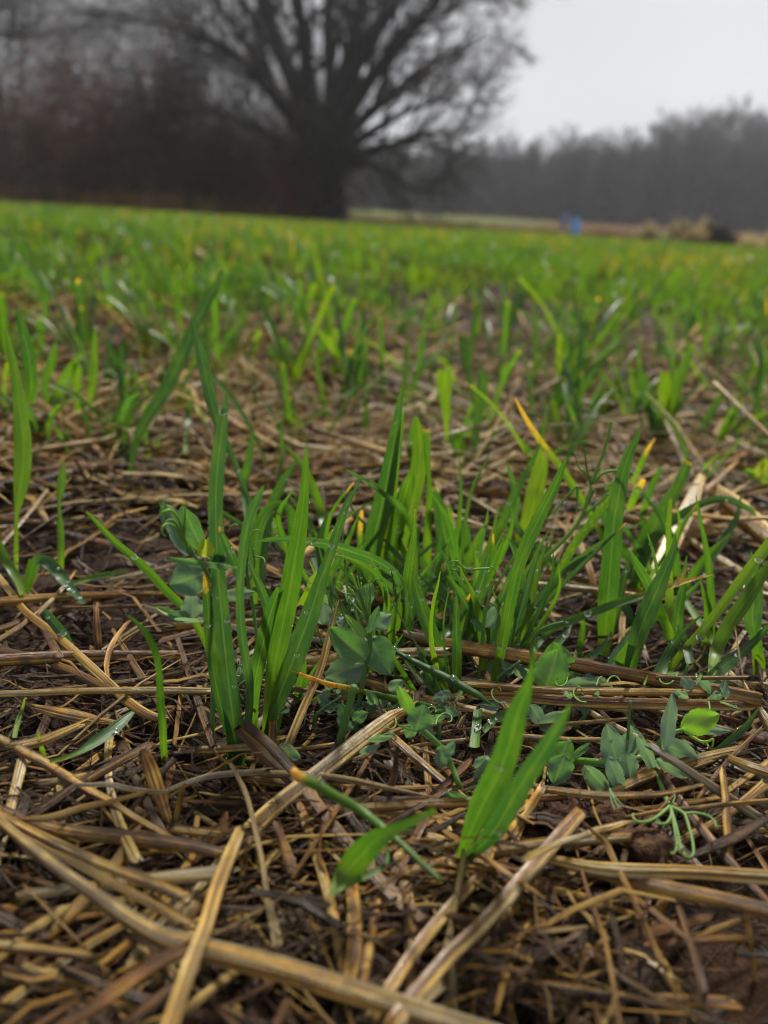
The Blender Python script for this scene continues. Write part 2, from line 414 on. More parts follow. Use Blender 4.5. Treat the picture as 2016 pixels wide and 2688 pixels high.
# the great spreading tree at the field edge; limbs traced as (px, py) in the photograph, at its own distance
TD = 27.0
tb = np.array(place(TD, 868)); out = []
rs = np.random.default_rng(5)
def T2(px, py, dy=0.0): return P(px, py, TD + dy) - tb
trunk = np.array([T2(862, 590), T2(858, 500), T2(850, 420), T2(842, 350), T2(828, 290)]); trunk[0, 2] = -0.3
out.append((0, catmull(trunk, 10), np.linspace(0.78, 0.45, 10)))
limbs = [  # points, start radius, end radius
    ([(842, 400, 0), (800, 290, .2), (745, 150, .6), (700, 20, 1), (660, -160, 1.6), (640, -380, 2)], 0.40, 0.138),
    ([(845, 400, 0), (818, 240, -.5), (795, 90, -1.2), (778, -60, -1.8), (770, -300, -2.4)], 0.31, 0.103),
    ([(850, 400, 0), (880, 260, .4), (925, 120, .8), (960, -30, 1.4), (1000, -240, 2)], 0.34, 0.112),
    ([(852, 420, 0), (905, 310, -.6), (985, 190, -1.4), (1075, 90, -2), (1150, 0, -2.8), (1240, -90, -3.4)], 0.33, 0.061),
    ([(854, 410, 0), (895, 280, -.3), (960, 140, -.8), (1040, 20, -1.2), (1120, -100, -2)], 0.29, 0.069),
    ([(856, 430, 0), (925, 340, .4), (1030, 245, 1), (1120, 180, 1.6), (1200, 130, 2.0), (1280, 80, 2.4)], 0.27, 0.034),
    ([(857, 430, 0), (940, 370, -.6), (1050, 300, -1.2), (1120, 275, -1.8), (1200, 250, -2.2)], 0.21, 0.034),
    ([(858, 450, 0), (930, 412, -.4), (1020, 385, -.8), (1110, 352, -1.4), (1180, 348, -2), (1240, 340, -2.6)], 0.23, 0.034),
    ([(858, 460, 0), (960, 430, -1), (1030, 460, -1.6), (1080, 495, -2.2), (1160, 500, -3)], .14, .04),
    ([(845, 410, 0), (780, 330, -.8), (700, 225, -1.6), (600, 130, -2.4), (480, 70, -3.2), (360, 50, -4)], 0.29, 0.042),
    ([(842, 400, 0), (760, 280, .8), (660, 130, 1.6), (560, 0, 2.4), (480, -120, 3.2)], 0.25, 0.061),
    ([(850, 440, 0), (760, 390, -1.6), (650, 325, -2.4), (540, 290, -3.2), (410, 300, -4)], 0.19, 0.034),
    ([(846, 400, 0), (868, 240, 1.4), (862, 60, 2.2), (880, -120, 3), (900, -360, 3.4)], 0.29, 0.086),
]
for pts, r0, r1 in limbs:
    q = catmull([T2(*a) for a in pts], 14); rr = np.linspace(r0, r1, 14)
    out.append((1, q, rr))
    ln = np.linalg.norm(np.diff(q, axis=0), axis=1).sum()
    for c in range(15):
        t = 0.28 + 0.72 * (c + rs.random()) / 15; k = min(int(t * 13), 12)
        d = nrm(q[k + 1] - q[k]); dd = nrm(d + nrm(rs.normal(0, 1, 3)) * 0.75 + np.array([0, 0, 0.08]))
        grow(out, q[k], dd, ln * (0.45 - 0.15 * t) * (0.75 + 0.5 * rs.random()), max(rr[k] * 0.42, 0.03), 2, 4, rs, 0.60, 0.01, (9, 8, 6, 6), 0.13)
tree('spreading_tree', 'huge bare tree with fanned limbs and thick trunk at the field edge', 'tree', None, out, 2, tb, M['bark'], M['twig'], 0.010)

def wood_tree(seed, h, r, kids, spread, up, maxlev=3, dome=False):
    rs = np.random.default_rng(seed); out = []
    if dome:
        grow(out, (0, 0, -0.3), (rs.normal(0, .04), rs.normal(0, .04), 1), h * .72, r, 0, 0, rs, spread, up, kids, 0.06, 0.3)
        p = out[0][1]
        for c in range(kids[0]):
            t = .3 + .7 * rs.random(); i = int(t * 6.99); a = rs.uniform(0, 6.28); el = rs.uniform(-.1, .5) + 1.1 * max(0, t - .6)
            grow(out, p[i], (math.cos(a) * math.cos(el), math.sin(a) * math.cos(el), math.sin(el)), h * rs.uniform(.24, .36), r * .4, 1, maxlev, rs, spread, up, kids, .12, .2)
        return out
    grow(out, (0, 0, -0.3), (rs.normal(0, .04), rs.normal(0, .04), 1), h, r, 0, maxlev, rs, spread, up, kids, 0.06, 0.15)
    return out
wood = []
for k in range(5):
    e = tree('woodland_tree', 'slender bare tree in the dark wood on the left', 'tree', 'bare trees in the dark wood on the left',
             wood_tree(20 + k, 11 + 1.2 * k, 0.09 + 0.02 * k, (17, 7, 6), 0.85, 0.06), 0, (0, 0, 0), M['bark'], M['twig'], 0.009)
    wood.append(e)
rs = np.random.default_rng(3)
spots = []
for row, (Yd, x0, x1, n) in enumerate(((29, -300, 110, 5), (31, -300, 560, 4), (36, -320, 800, 8), (44, -350, 880, 8), (54, -380, 930, 8), (66, -400, 960, 6))):
    for k in range(n):
        spots.append((Yd + rs.uniform(-2, 2), x0 + (x1 - x0) * (k + rs.random()) / n))
for k, (Yd, px) in enumerate(spots):
    e = wood[k] if k < 5 else copy_tree(wood[k % 5])
    x, y, z = place(Yd, px); e.location = (x, y, z); e.rotation_euler = (rs.normal(0, .1), rs.normal(0, .1), rs.uniform(0, 6.28)); s = rs.uniform(0.7, 1.15) * (1 if px < 60 else .56); e.scale = (s * 1.2, s * 1.2, s)

# shrubs under the wood: stems and leaves still hanging on
def shrub(name, label, group, loc, h, wd, cols, nleaf, seed, lsize=0.06, stems=9, thin=.008, smat='twig'):
    rs = np.random.default_rng(seed); a = MB(); b = MB(); out = []
    for k in range(stems):
        d = nrm(np.array([rs.normal(0, .5), rs.normal(0, .5), 1]))
        grow(out, (rs.normal(0, wd * .15), rs.normal(0, wd * .15), -0.1), d, h * rs.uniform(.6, 1.0), 0.03, 0, 2, rs, .7, .05, (7, 6), .15)
    ends = np.concatenate([p for lv, p, r in out if lv >= 1])
    for lv, p, r in out: tube(a, p, np.maximum(r * (thin / .008), thin), 3, cap=False)
    n = nleaf
    c = ends[rs.integers(0, len(ends), n)] + rs.normal(0, .10 * h, (n, 3))
    c[:, 2] = np.abs(c[:, 2])
    d = nrm(rs.normal(0, 1, (n, 3))); e = nrm(np.cross(d, rs.normal(0, 1, (n, 3)))); sz = lsize * rs.uniform(.6, 1.4, (n, 1))
    v = np.stack([c - d * sz, c + e * sz * .6, c + d * sz, c - e * sz * .6], 1).reshape(-1, 3)
    cc = np.array(cols)[rs.integers(0, len(cols), n)] * rs.uniform(.7, 1.3, (n, 1))
    b.add(v, [np.arange(4 * n).reshape(-1, 4)], np.repeat(cc, 4, 0))
    o = empty(name, loc, label, 'shrub', group)
    a.build('stems', M[smat], o); b.build('foliage', M['foliage'], o)
    return o
RED = [(.17, .03, .025), (.11, .022, .02), (.16, .05, .022)]
BRN = [(.10, .05, .022), (.07, .038, .018), (.12, .06, .025)]
DRK = [(.014, .018, .010), (.02, .024, .012), (.028, .022, .013)]
OLV = [(.08, .075, .022), (.10, .085, .025), (.06, .06, .02)]
for k, (lab, px, Yd, h, wd, cols, n) in enumerate([
    ('dark red leafed shrub beneath the low limbs of the huge tree', 770, 25.8, 2.0, 1.8, RED, 1900),
    ('tall red brown shrub in front of the wood', 320, 27.5, 4.6, 2.2, RED, 3400),
    ('olive and brown shrub beside the tall red one', 250, 26.5, 2.6, 2.0, OLV, 1500),
    ('dark evergreen shrub between the red shrubs', 430, 27.0, 3.8, 2.6, DRK, 3500),
    ('rust brown shrub at the left edge of the wood', 110, 25.5, 3.2, 2.8, BRN, 3600),
    ('black leaved thicket around the foot of the huge tree', 862, 25.6, 2.7, 2.6, DRK, 6000),
    ('brown scrub left of the huge tree', 640, 26.2, 2.8, 2.8, BRN, 3600),
    ('low dark scrub between tree and evergreen shrub', 540, 26.4, 3.0, 2.6, DRK, 2500)]):
    shrub('shrub', lab, 'shrubs along the edge of the wood', place(Yd, px), h, wd, cols, n, 40 + k)
# brushwood filling the wood behind: too many thin stems to count
mb = MB(); rs = np.random.default_rng(77); mbl = MB()
for k in range(1300):
    Yd = rs.uniform(28, 60); x, y, z = place(Yd, rs.uniform(-300, 880)); h = rs.uniform(1.0, 5.6) * rs.uniform(.5, 1)
    p = np.array([x, y, z]); q = p + np.array([rs.normal(0, .5), rs.normal(0, .5), h])
    tube(mb, catmull([p, (p + q) / 2 + rs.normal(0, .25, 3), q], 5), np.linspace(.035, .01, 5), 3, cap=False, tint=(.03, .025, .02))
    n = 26; c = p + (q - p) * rs.random((n, 1)) ** .8 + rs.normal(0, .45, (n, 3)); d = nrm(rs.normal(0, 1, (n, 3))); e = nrm(np.cross(d, rs.normal(0, 1, (n, 3))))
    ln = rs.uniform(.25, .7, (n, 1)); v = np.stack([c - d * ln - e * .012, c - d * ln + e * .012, c + d * ln + e * .012, c + d * ln - e * .012], 1).reshape(-1, 3)
    mb.add(v, [np.arange(4 * n).reshape(-1, 4)], np.repeat(np.array([[.034, .024, .016]]) * rs.uniform(.5, 1.8), 4 * n, 0))
tag(mb.build('undergrowth', M['foliage']), 'tangled dark brushwood filling the wood', None, None, 'stuff')

# hazy treeline across the valley on the right
far = []
for k in range(4):
    out = wood_tree(60 + k, 8.6 + .7 * k, .16, (34, 8, 7), 0.8, 0.05, 3, True)
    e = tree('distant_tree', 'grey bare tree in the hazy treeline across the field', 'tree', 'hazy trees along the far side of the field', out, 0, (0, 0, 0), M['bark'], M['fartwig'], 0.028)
    far.append(e)
sk = [(840, 372), (1000, 366), (1100, 366), (1281, 362), (1372, 362), (1440, 352), (1482, 342), (1543, 366), (1615, 334), (1676, 368), (1737, 334), (1798, 302), (1858, 300), (1907, 360), (1956, 330), (2016, 286), (2200, 280)]
rs = np.random.default_rng(8); kk = 0
def far_tree(px, ty, Yd, wide):
    global kk
    x, y, z = place(Yd, px); hh = P(px, ty, Yd)[2] - z
    e = far[kk] if kk < 4 else copy_tree(far[kk % 4])
    s = hh / ((8.6 + .7 * (kk % 4)) * 0.98); e.location = (x, y, z); e.scale = (s * wide, s * wide, s); e.rotation_euler = (0, 0, rs.uniform(0, 6.28)); kk += 1
    return e
for px, ty in ((930, 362), (1010, 360), (1120, 362), (1210, 368), (1281, 354), (1372, 356), (1482, 334), (1540, 372), (1615, 326), (1680, 376), (1742, 330), (1798, 296), (1858, 292), (1912, 372), (1956, 322), (2020, 278), (2090, 300), (2160, 290)):
    far_tree(px, ty - 16, 82 + rs.uniform(-1, 1), .85)
for Yd, n in ((88, 20), (95, 20)):
    for k in range(n):
        px = 850 + 1350 * (k + rs.uniform(.2, .8)) / n
        far_tree(px, np.interp(px, [a for a, b in sk], [b for a, b in sk]) + rs.uniform(14, 44), Yd, 1.0)
for px, ty in ((1785, 235), (1825, 228), (1880, 222), (1975, 262), (2010, 250)):
    e = copy_tree(far[kk % 4]); x, y, z = place(135, px); hh = P(px, ty, 135)[2] - z; s = hh / ((8.6 + .7 * (kk % 4)) * 1.1)
    e.location = (x, y, z); e.scale = (s * .8, s * .8, s * 1.1); e.rotation_euler = (0, 0, kk * 1.7); kk += 1
    e['label'] = 'tall pale grey tree rising faintly above the hazy treeline'; e['group'] = 'faint tall trees behind the treeline'
# brush closing the foot of the far treeline
mb = MB()
n = 34000; Yd = RNG.uniform(80, 100, n); xx = np.array([-1 + 2 * RNG.random(n)]).ravel() * 62 + 34; hh = RNG.uniform(0, 1, n) ** 1.6 * 5.5
c = np.stack([xx, Yd, gz0(xx, Yd) + hh], 1); d = nrm(RNG.normal(0, 1, (n, 3)) * np.array([.5, .5, 1.2])); e_ = nrm(np.cross(d, RNG.normal(0, 1, (n, 3)))); ln = RNG.uniform(.4, 1.3, (n, 1))
v = np.stack([c - d * ln - e_ * .07, c - d * ln + e_ * .07, c + d * ln + e_ * .07, c + d * ln - e_ * .07], 1).reshape(-1, 3)
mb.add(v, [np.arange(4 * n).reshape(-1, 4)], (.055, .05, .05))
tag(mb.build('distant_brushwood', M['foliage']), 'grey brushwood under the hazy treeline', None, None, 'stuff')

# blue drums at the far edge of the field
def barrel(label, px, base_py, Yd, hgt, r, m, loc=None):
    x, y, z = place(Yd, px)
    e = empty('barrel', (x, y, z), label, 'barrel')
    prof = [(0, .90), (.02, .96), (.06, .97), (.30, .98), (.31, 1.03), (.34, 1.03), (.35, .98), (.64, .98), (.65, 1.03), (.68, 1.03), (.69, .98), (.94, .97), (.97, .93), (1.0, .90)]
    a = np.linspace(0, 2 * math.pi, 24, endpoint=False); mbb = MB()
    v = np.array([[r * q * math.cos(t), r * q * math.sin(t), hgt * h] for h, q in prof for t in a]); k = 24; n = len(prof)
    i = np.arange(n - 1)[:, None] * k; j = np.arange(k)[None, :]
    mbb.add(v, [np.stack([i + j, i + (j + 1) % k, i + k + (j + 1) % k, i + k + j], -1).reshape(-1, 4), np.arange(k)[::-1][None], ((n - 1) * k + np.arange(k))[None]])
    mbb.build('body', m, e)
    for s in (-1, 1):
        lb = MB(); tube(lb, [(s * r * .5, 0, hgt + .0), (s * r * .5, 0, hgt + .035)], .045, 10); lb.build('bung', m, e)
    return e
barrel('bright blue upright drum standing at the far edge of the field', 1514, 630, 31, .66, .15, M['barrel'])
barrel('faded greyish blue drum behind the bright blue one', 1484, 605, 36, 0.95, .15, M['barrel_old'])

# ------------------------------------------------------------------ grass blades in bulk (numpy)
def bulk(mb, x, y, h, wd, seg=4, lean=.35, hue=(.35, .25), dryp=.05, zfun=None, base_dry=0.0):
    n = len(x); az = RNG.uniform(0, 2 * math.pi, n); ln = np.abs(RNG.normal(lean, lean * .6, n)); bend = RNG.uniform(0, .9, n) ** 2
    z = (zfun or gz)(x, y); base = np.stack([x, y, z], 1); D = np.stack([np.cos(az), np.sin(az), np.zeros(n)], 1)
    fa = az + math.pi / 2 + RNG.normal(0, .7, n); S = np.stack([np.cos(fa), np.sin(fa), np.zeros(n)], 1)
    t = np.linspace(0, 1, seg + 1); cut = RNG.random(n) < .12
    rows = []; cols = []; sus = []
    pn = vnoise(x * 1.7, y * 1.1, 31) * .6 + vnoise(x * 5, y * 3.2, 32) * .4
    r = np.clip(RNG.normal(hue[0], hue[1], n) + (pn - .5) * .8, 0, 1); dry = (RNG.random(n) < dryp * np.clip((vnoise(x * 2.1, y * .9, 33) - .35) * 6, .1, 4)) * RNG.uniform(.5, 1, n)
    for k, tt in enumerate(t):
        c = base + D * (ln * tt + bend * .5 * tt ** 3)[:, None] * h[:, None] + np.array([0, 0, 1.0]) * (tt - .35 * bend * tt ** 3)[:, None] * h[:, None] if False else \
            base + D * ((ln * tt + bend * .5 * tt ** 3) * h)[:, None] + np.stack([np.zeros(n), np.zeros(n), (tt - .35 * bend * tt ** 3) * h], 1)
        ww = wd * (.35 + 1.3 * tt - .5 * tt * tt if tt < .5 else np.where(cut, .95, np.maximum(.02, (1 - tt ** 3)))) * .5
        rows.append(np.stack([c - S * ww[:, None], c + S * ww[:, None]], 1))
        cc = np.stack([np.clip(r + .25 * (1 - tt), 0, 1), np.clip(dry + (.22 * (tt > .9) * cut) , 0, 1), np.full(n, tt), np.ones(n)], 1)
        cols.append(np.stack([cc, cc], 1))
        sd_ = RNG.random(n) * 50
        sus.append(np.stack([np.stack([np.zeros(n), h * tt, sd_], 1), np.stack([np.ones(n), h * tt, sd_], 1)], 1))
    V = np.stack(rows, 1).reshape(-1, 3); C = np.stack(cols, 1).reshape(-1, 4); U = np.stack(sus, 1).reshape(-1, 3)
    st = 2 * (seg + 1); b = (np.arange(n) * st)[:, None, None]; k = (np.arange(seg) * 2)[None, :, None]
    F = (b + k + np.array([0, 1, 3, 2])[None, None, :]).reshape(-1, 4)
    mb.add(V, [F], C, U)
def dens(x, y):                                     # how thickly the crop stands
    gap = np.exp(-((x + .03 * y - .02) / (.10 + .025 * y)) ** 2) * np.clip((2.6 - y) / 1.6, 0, 1)
    nz = vnoise(x * 3.3, y * 2.2, 21) * .6 + vnoise(x * 9, y * 6, 22) * .5
    return np.clip((nz - .30) * 2.1, .05, 1) * (1 - .72 * gap)
grass = MB()
def field(y0, y1, per, nb, hgt, wdt, seg, hue, dryp, side=.62):
    A = (y1 - y0) * 2 * (side * (y0 + y1) / 2 + .25); n = int(A * per)
    y = y0 + (y1 - y0) * RNG.random(n); x = RNG.uniform(-1, 1, n) * (side * y + .25)
    keep = RNG.random(n) < dens(x, y); x, y = x[keep], y[keep]
    ph = np.repeat(RNG.uniform(.65, 1.15, len(x)), nb)
    xx = np.repeat(x, nb) + RNG.normal(0, .008 if y1 < 9 else .03, len(x) * nb); yy = np.repeat(y, nb) + RNG.normal(0, .008 if y1 < 9 else .03, len(x) * nb)
    bulk(grass, xx, yy, hgt * ph * RNG.uniform(.5, 1.1, len(xx)), wdt * RNG.uniform(.6, 1.3, len(xx)), seg, .35, hue, dryp)
field(1.22, 3.2, 880, 4, .078, .0047, 4, (.50, .30), .06)
field(3.2, 8, 380, 5, .088, .0060, 3, (.58, .28), .08)
field(8, 30.5, 60, 6, .106, .014, 2, (.60, .25), .07, .75)
tag(grass.build('crop_grass', M['leaf']), 'dense young green crop covering the field to its far edge', None, None, 'stuff')

# dead grass and weeds of the field margin
weeds = MB()
def weedband(n, y0, y1, x0, x1, h0, h1, wdt, hue):
    px = RNG.uniform(x0, x1, n); y = RNG.uniform(y0, y1, n); x = np.array([P(a, 585, b)[0] for a, b in zip(px, y)])
    bulk(weeds, x, y, RNG.uniform(h0, h1, n), np.full(n, wdt), 2, .35, (.5, .2), 1.0, lambda a, b: gz0(a, b))
weedband(6000, 25, 27.5, -200, 720, .15, .75, .03, 0)
weedband(7000, 31, 35, 700, 1600, .10, .34, .035, 0)
weedband(3000, 27, 30, 1560, 2200, .10, .34, .03, 0)
tag(weeds.build('dry_weeds', M['straw']), 'dry brown grass and weeds along the field margin', None, None, 'stuff')
for k, (lab, px, Yd, h, wd, cols, n) in enumerate([
    ('straw coloured tangle of dead weeds on the right field edge', 1820, 24, .62, 2.6, [(.50, .36, .17), (.42, .30, .14), (.30, .28, .10)], 1500),
    ('green and tan weed clump left of the dead tangle', 1720, 24, .36, 2.0, [(.18, .23, .05), (.30, .30, .11)], 1200),
    ('small dark brown bush standing in the dead weeds', 1897, 23.5, .62, .35, [(.05, .035, .02), (.035, .025, .016)], 1100),
    ('pale dry weed clump at the right edge of the field', 2000, 24, .50, 1.4, [(.5, .38, .18), (.4, .34, .12)], 1000)]):
    shrub('weed_clump', lab, 'weed clumps on the right field edge', place(Yd, px), h, wd, cols, n * 3, 80 + k, .04, 9, .003, 'weedstem')

# ------------------------------------------------------------------ traced near plants
def viewdir(p): return nrm(p - CAM)
def blade_geo(mb, p, wd, hue=.5, tipdry=0.0, dryall=0.0, twist=0.0, fold=.13, cut=False, drylen=.15, S_ref=None, pale=.35):
    """p: centre line base -> tip, wd: widths"""
    n = len(p); T = nrm(np.gradient(p, axis=0)); V = viewdir(p)
    if S_ref is None:
        S = nrm(np.cross(T, V))
        for k in range(1, n):
            if np.dot(S[k], S[k - 1]) < 0: S[k] = -S[k]
        for _ in range(3): S[1:-1] = nrm(S[:-2] + S[1:-1] * 2 + S[2:])
    else: S = nrm(np.cross(T, np.cross(np.tile(S_ref, (n, 1)), T)))
    Nn = nrm(np.cross(S, T)); tw = twist * np.linspace(.3, 1, n)[:, None]
    S2 = S * np.cos(tw) + Nn * np.sin(tw); N2 = -S * np.sin(tw) + Nn * np.cos(tw)
    if S_ref is None: wd = wd / np.maximum(np.cos(tw[:, 0]), .55)
    u = np.array([-1, -.55, 0, .55, 1.0]); du = np.array([0, .75, 1.0, .75, 0])
    v = p[:, None, :] + (S2[:, None, :] * u[None, :, None] * .5 + N2[:, None, :] * (du[None, :, None] * fold)) * wd[:, None, None]
    Ln = np.concatenate([[0], np.cumsum(np.linalg.norm(np.diff(p, axis=0), axis=1))]); t = Ln / Ln[-1]
    if cut: v[-1] += T[-1] * (RNG.random(5)[:, None] - .3) * wd[-1] * .4
    dry = np.clip(dryall + tipdry * np.clip((t - (1 - drylen)) / drylen * 1.3, 0, 1), 0, 1)
    hu = np.clip(hue + pale * np.clip(1 - t * 2.2, 0, 1), 0, 1)
    C = np.stack([np.repeat(hu, 5), np.repeat(dry, 5), np.repeat(t, 5), np.ones(5 * n)], 1)
    U = np.stack([np.tile((u + 1) / 2, n), np.repeat(Ln, 5), np.full(5 * n, random.random() * 40)], 1)
    i = np.arange(n - 1)[:, None] * 5; j = np.arange(4)[None, :]
    mb.add(v.reshape(-1, 3), [np.stack([i + j, i + j + 1, i + 6 + j, i + 5 + j], -1).reshape(-1, 4)], C, U)
    return S2, N2, wd
DEW = []                                             # (point, size) of the finest drops
DROPS = []                                           # (point, normal, size, blade label)
drs = np.random.default_rng(99)
def trace(pts, Yb, Yt, root=None, curve=1.0, lift=None):
    """photograph points tip -> base, returned base -> tip in space"""
    pts = [tuple(q) + (None,) * (3 - len(q)) for q in pts][::-1]
    L2 = np.concatenate([[0], np.cumsum([math.hypot(pts[i + 1][0] - pts[i][0], pts[i + 1][1] - pts[i][1]) for i in range(len(pts) - 1)])])
    t = L2 / L2[-1]; ws = [(t[k], q[2]) for k, q in enumerate(pts) if q[2] is not None]
    w = np.interp(t, [a for a, b in ws], [b for a, b in ws])
    p3 = [PG(q[0], q[1], Yb + (Yt - Yb) * tt ** curve, lift if lift is not None else .002 if root is not None else .012) for q, tt in zip(pts, t)]
    ww = [w_ * mpx(p) for w_, p in zip(w, p3)]
    if root is not None:
        b = np.asarray(root); p0 = p3[0]
        if np.linalg.norm(p0 - b) > .004: p3.insert(0, b); ww.insert(0, ww[0] * .8)
    n = max(14, int(len(p3) * 4)); q = catmull(np.column_stack([np.array(p3), np.array(ww)]), n)
    return q[:, :3], np.maximum(q[:, 3], .00012)
def plant(label, root, blades, cat='grass plant', group=None):
    r = G(*root); e = empty('cereal_plant', r, label, cat, group)
    for k, bl in enumerate(blades):
        pts, o = (bl if isinstance(bl, tuple) and isinstance(bl[1], dict) else (bl, {}))
        o = dict(o); Yb = r[1] + o.pop('back', 0.0); lean = o.pop('lean', drs.uniform(-.006, .014))
        float_ = o.pop('float', False); lf = o.pop('lift', None); nd = o.pop('drops', 0); dew = int(o.pop('dew', 10) * 1.6); cv = o.pop('curve', 1.0); tube_ = o.pop('stem', False)
        p, wd = trace(pts, Yb, Yb + lean, lift=lf, root=None if float_ else r + np.array([drs.normal(0, .0012), drs.normal(0, .0012), -.002]), curve=cv)
        mb = MB()
        o.setdefault('hue', float(np.clip(drs.normal(.45, .18), .05, .95))); o.setdefault('twist', drs.uniform(-.5, .5))
        if tube_:
            n = len(p); t = np.linspace(0, 1, n); dl = o.get('drylen', .2)
            d = np.clip(o.get('tipdry', 0) * np.clip((t - 1 + dl) / dl * 1.3, 0, 1) + o.get('dryall', 0), 0, 1)
            tube(mb, p, wd / 2 * (1 + .06 * np.sin(np.arange(n) * 1.7)), 8, .8, tints=np.stack([np.full(n, o['hue']), d, t, np.ones(n)], 1))
            T, S, Nn = frames(p)
        else: S, Nn, wd = blade_geo(mb, p, wd, **o)
        mb.build('leaf_blade', M['leaf'], e, r)
        for _ in range(nd + (2 if nd == 0 and dew > 6 and drs.random() < .6 else nd // 3)):
            i = drs.integers(len(p) // 4, len(p) - 1); u = drs.uniform(-.35, .35); nn = Nn[i] if np.dot(Nn[i], CAM - p[i]) > 0 else -Nn[i]
            f = drs.random(); c = p[i] * f + p[i - 1] * (1 - f) + S[i] * u * wd[i]
            DROPS.append((c + nn * wd[i] * (.16 if not tube_ else .45), nn, drs.uniform(.00040, .00095) * (1.6 if drs.random() < .2 else .9), label))
        for _ in range(dew):
            i = drs.integers(2, len(p) - 1); f = drs.random(); s = 1 if drs.random() < .5 else -1
            c = p[i] * f + p[i - 1] * (1 - f) + S[i] * s * wd[i] * .5
            DEW.append((c, drs.uniform(.00014, .00034)))
    return e

plant('left plant of the clump whose broad upright blade is crossed by a pea leaf', (632, 2015), [
    ([(597, 1025, 2), (590, 1070, 16), (580, 1140, 32), (571, 1230, 37), (566, 1320, 38), (568, 1420, 38), (574, 1520, 38), (584, 1640, 42), (598, 1780, 46), (612, 1890, 46), (622, 1990, 40)], dict(hue=.1, drops=12, dew=40, twist=.1, fold=.06, lean=.012, pale=.05)),
    ([(538, 1466, 2), (541, 1510, 15), (545, 1590, 25), (552, 1680, 28), (560, 1760, 26), (578, 1850, 24), (605, 1950, 18)], dict(hue=.35, tipdry=1, drylen=.2, twist=.3)),
    ([(692, 1276, 6), (676, 1310, 20), (658, 1350, 26), (640, 1430, 25), (631, 1520, 21), (631, 1620, 23), (640, 1700, 24), (655, 1790, 22), (650, 1900, 20)], dict(hue=.08, twist=.2, pale=.1, dew=14)),
    ([(575, 1382, 3), (590, 1420, 18), (612, 1470, 24), (630, 1520, 18)], dict(hue=.12, tipdry=.8, float=True, back=.004))])
plant('central plant of the clump whose tall bright blade stands in front of the others', (697, 1960), [
    ([(802, 1167, 2), (803, 1215, 15), (799, 1284, 24), (790, 1370, 36), (775, 1460, 48), (760, 1550, 53), (740, 1650, 52), (722, 1740, 44), (708, 1830, 30), (698, 1920, 18)], dict(hue=.55, dew=16, twist=.05, lean=.004, fold=.09)),
    ([(949, 1255, 2), (930, 1290, 10), (908, 1330, 18), (885, 1400, 24), (866, 1455, 24), (840, 1530, 36), (812, 1620, 50), (775, 1720, 56), (740, 1810, 46), (712, 1890, 24)], dict(hue=.14, twist=-.1, lean=.012, drops=10, dew=30, pale=.3)),
    ([(735, 1545, 20), (712, 1600, 34), (690, 1690, 38), (668, 1800, 34), (668, 1900, 20)], dict(hue=.4, back=.006)),
    ([(660, 1545, 4), (690, 1552, 26), (715, 1585, 34), (728, 1640, 30), (735, 1720, 20)], dict(hue=.45, float=True, back=.012)),
    ([(790, 1590, 22), (815, 1560, 36), (830, 1520, 30), (838, 1500, 12)], dict(hue=.85, float=True, back=.03, drops=2)),
    ([(655, 1480, 10), (690, 1560, 22), (730, 1700, 26), (745, 1800, 22)], dict(hue=.1, back=.008, dew=20, drops=5))])
plant('back plant of the clump holding the two tallest dark pointed blades', (982, 1590), [
    ([(1057, 1008, 2), (1050, 1050, 14), (1040, 1120, 25), (1027, 1200, 36), (1012, 1284, 47), (995, 1360, 54), (978, 1430, 52), (972, 1500, 42), (975, 1570, 22)], dict(hue=.3, twist=.1, lean=.006, fold=.1)),
    ([(1061, 1075, 2), (1052, 1130, 14), (1040, 1210, 20), (1026, 1310, 28), (1012, 1400, 32), (1000, 1490, 28), (988, 1570, 14)], dict(hue=.7, twist=-.1, back=.003)),
    ([(1082, 1234, 6), (1075, 1262, 30), (1060, 1310, 44), (1042, 1380, 42), (1026, 1460, 34), (1012, 1530, 22)], dict(hue=.6, back=.012)),
    ([(1094, 1095, 4), (1100, 1140, 28), (1101, 1200, 40), (1090, 1280, 42), (1066, 1380, 34), (1035, 1500, 20)], dict(hue=.75, back=.025)),
    ([(910, 1233, 4), (935, 1248, 9), (975, 1272, 11), (1012, 1300, 13), (1040, 1320, 18), (1062, 1350, 20), (1075, 1378, 14), (1083, 1400, 8)], dict(hue=.2, float=True, dew=14, drops=5, lean=-.015)),
    ([(950, 1340, 8), (945, 1400, 14), (950, 1480, 14)], dict(hue=.5, back=.03, tipdry=.9, drylen=.3))])
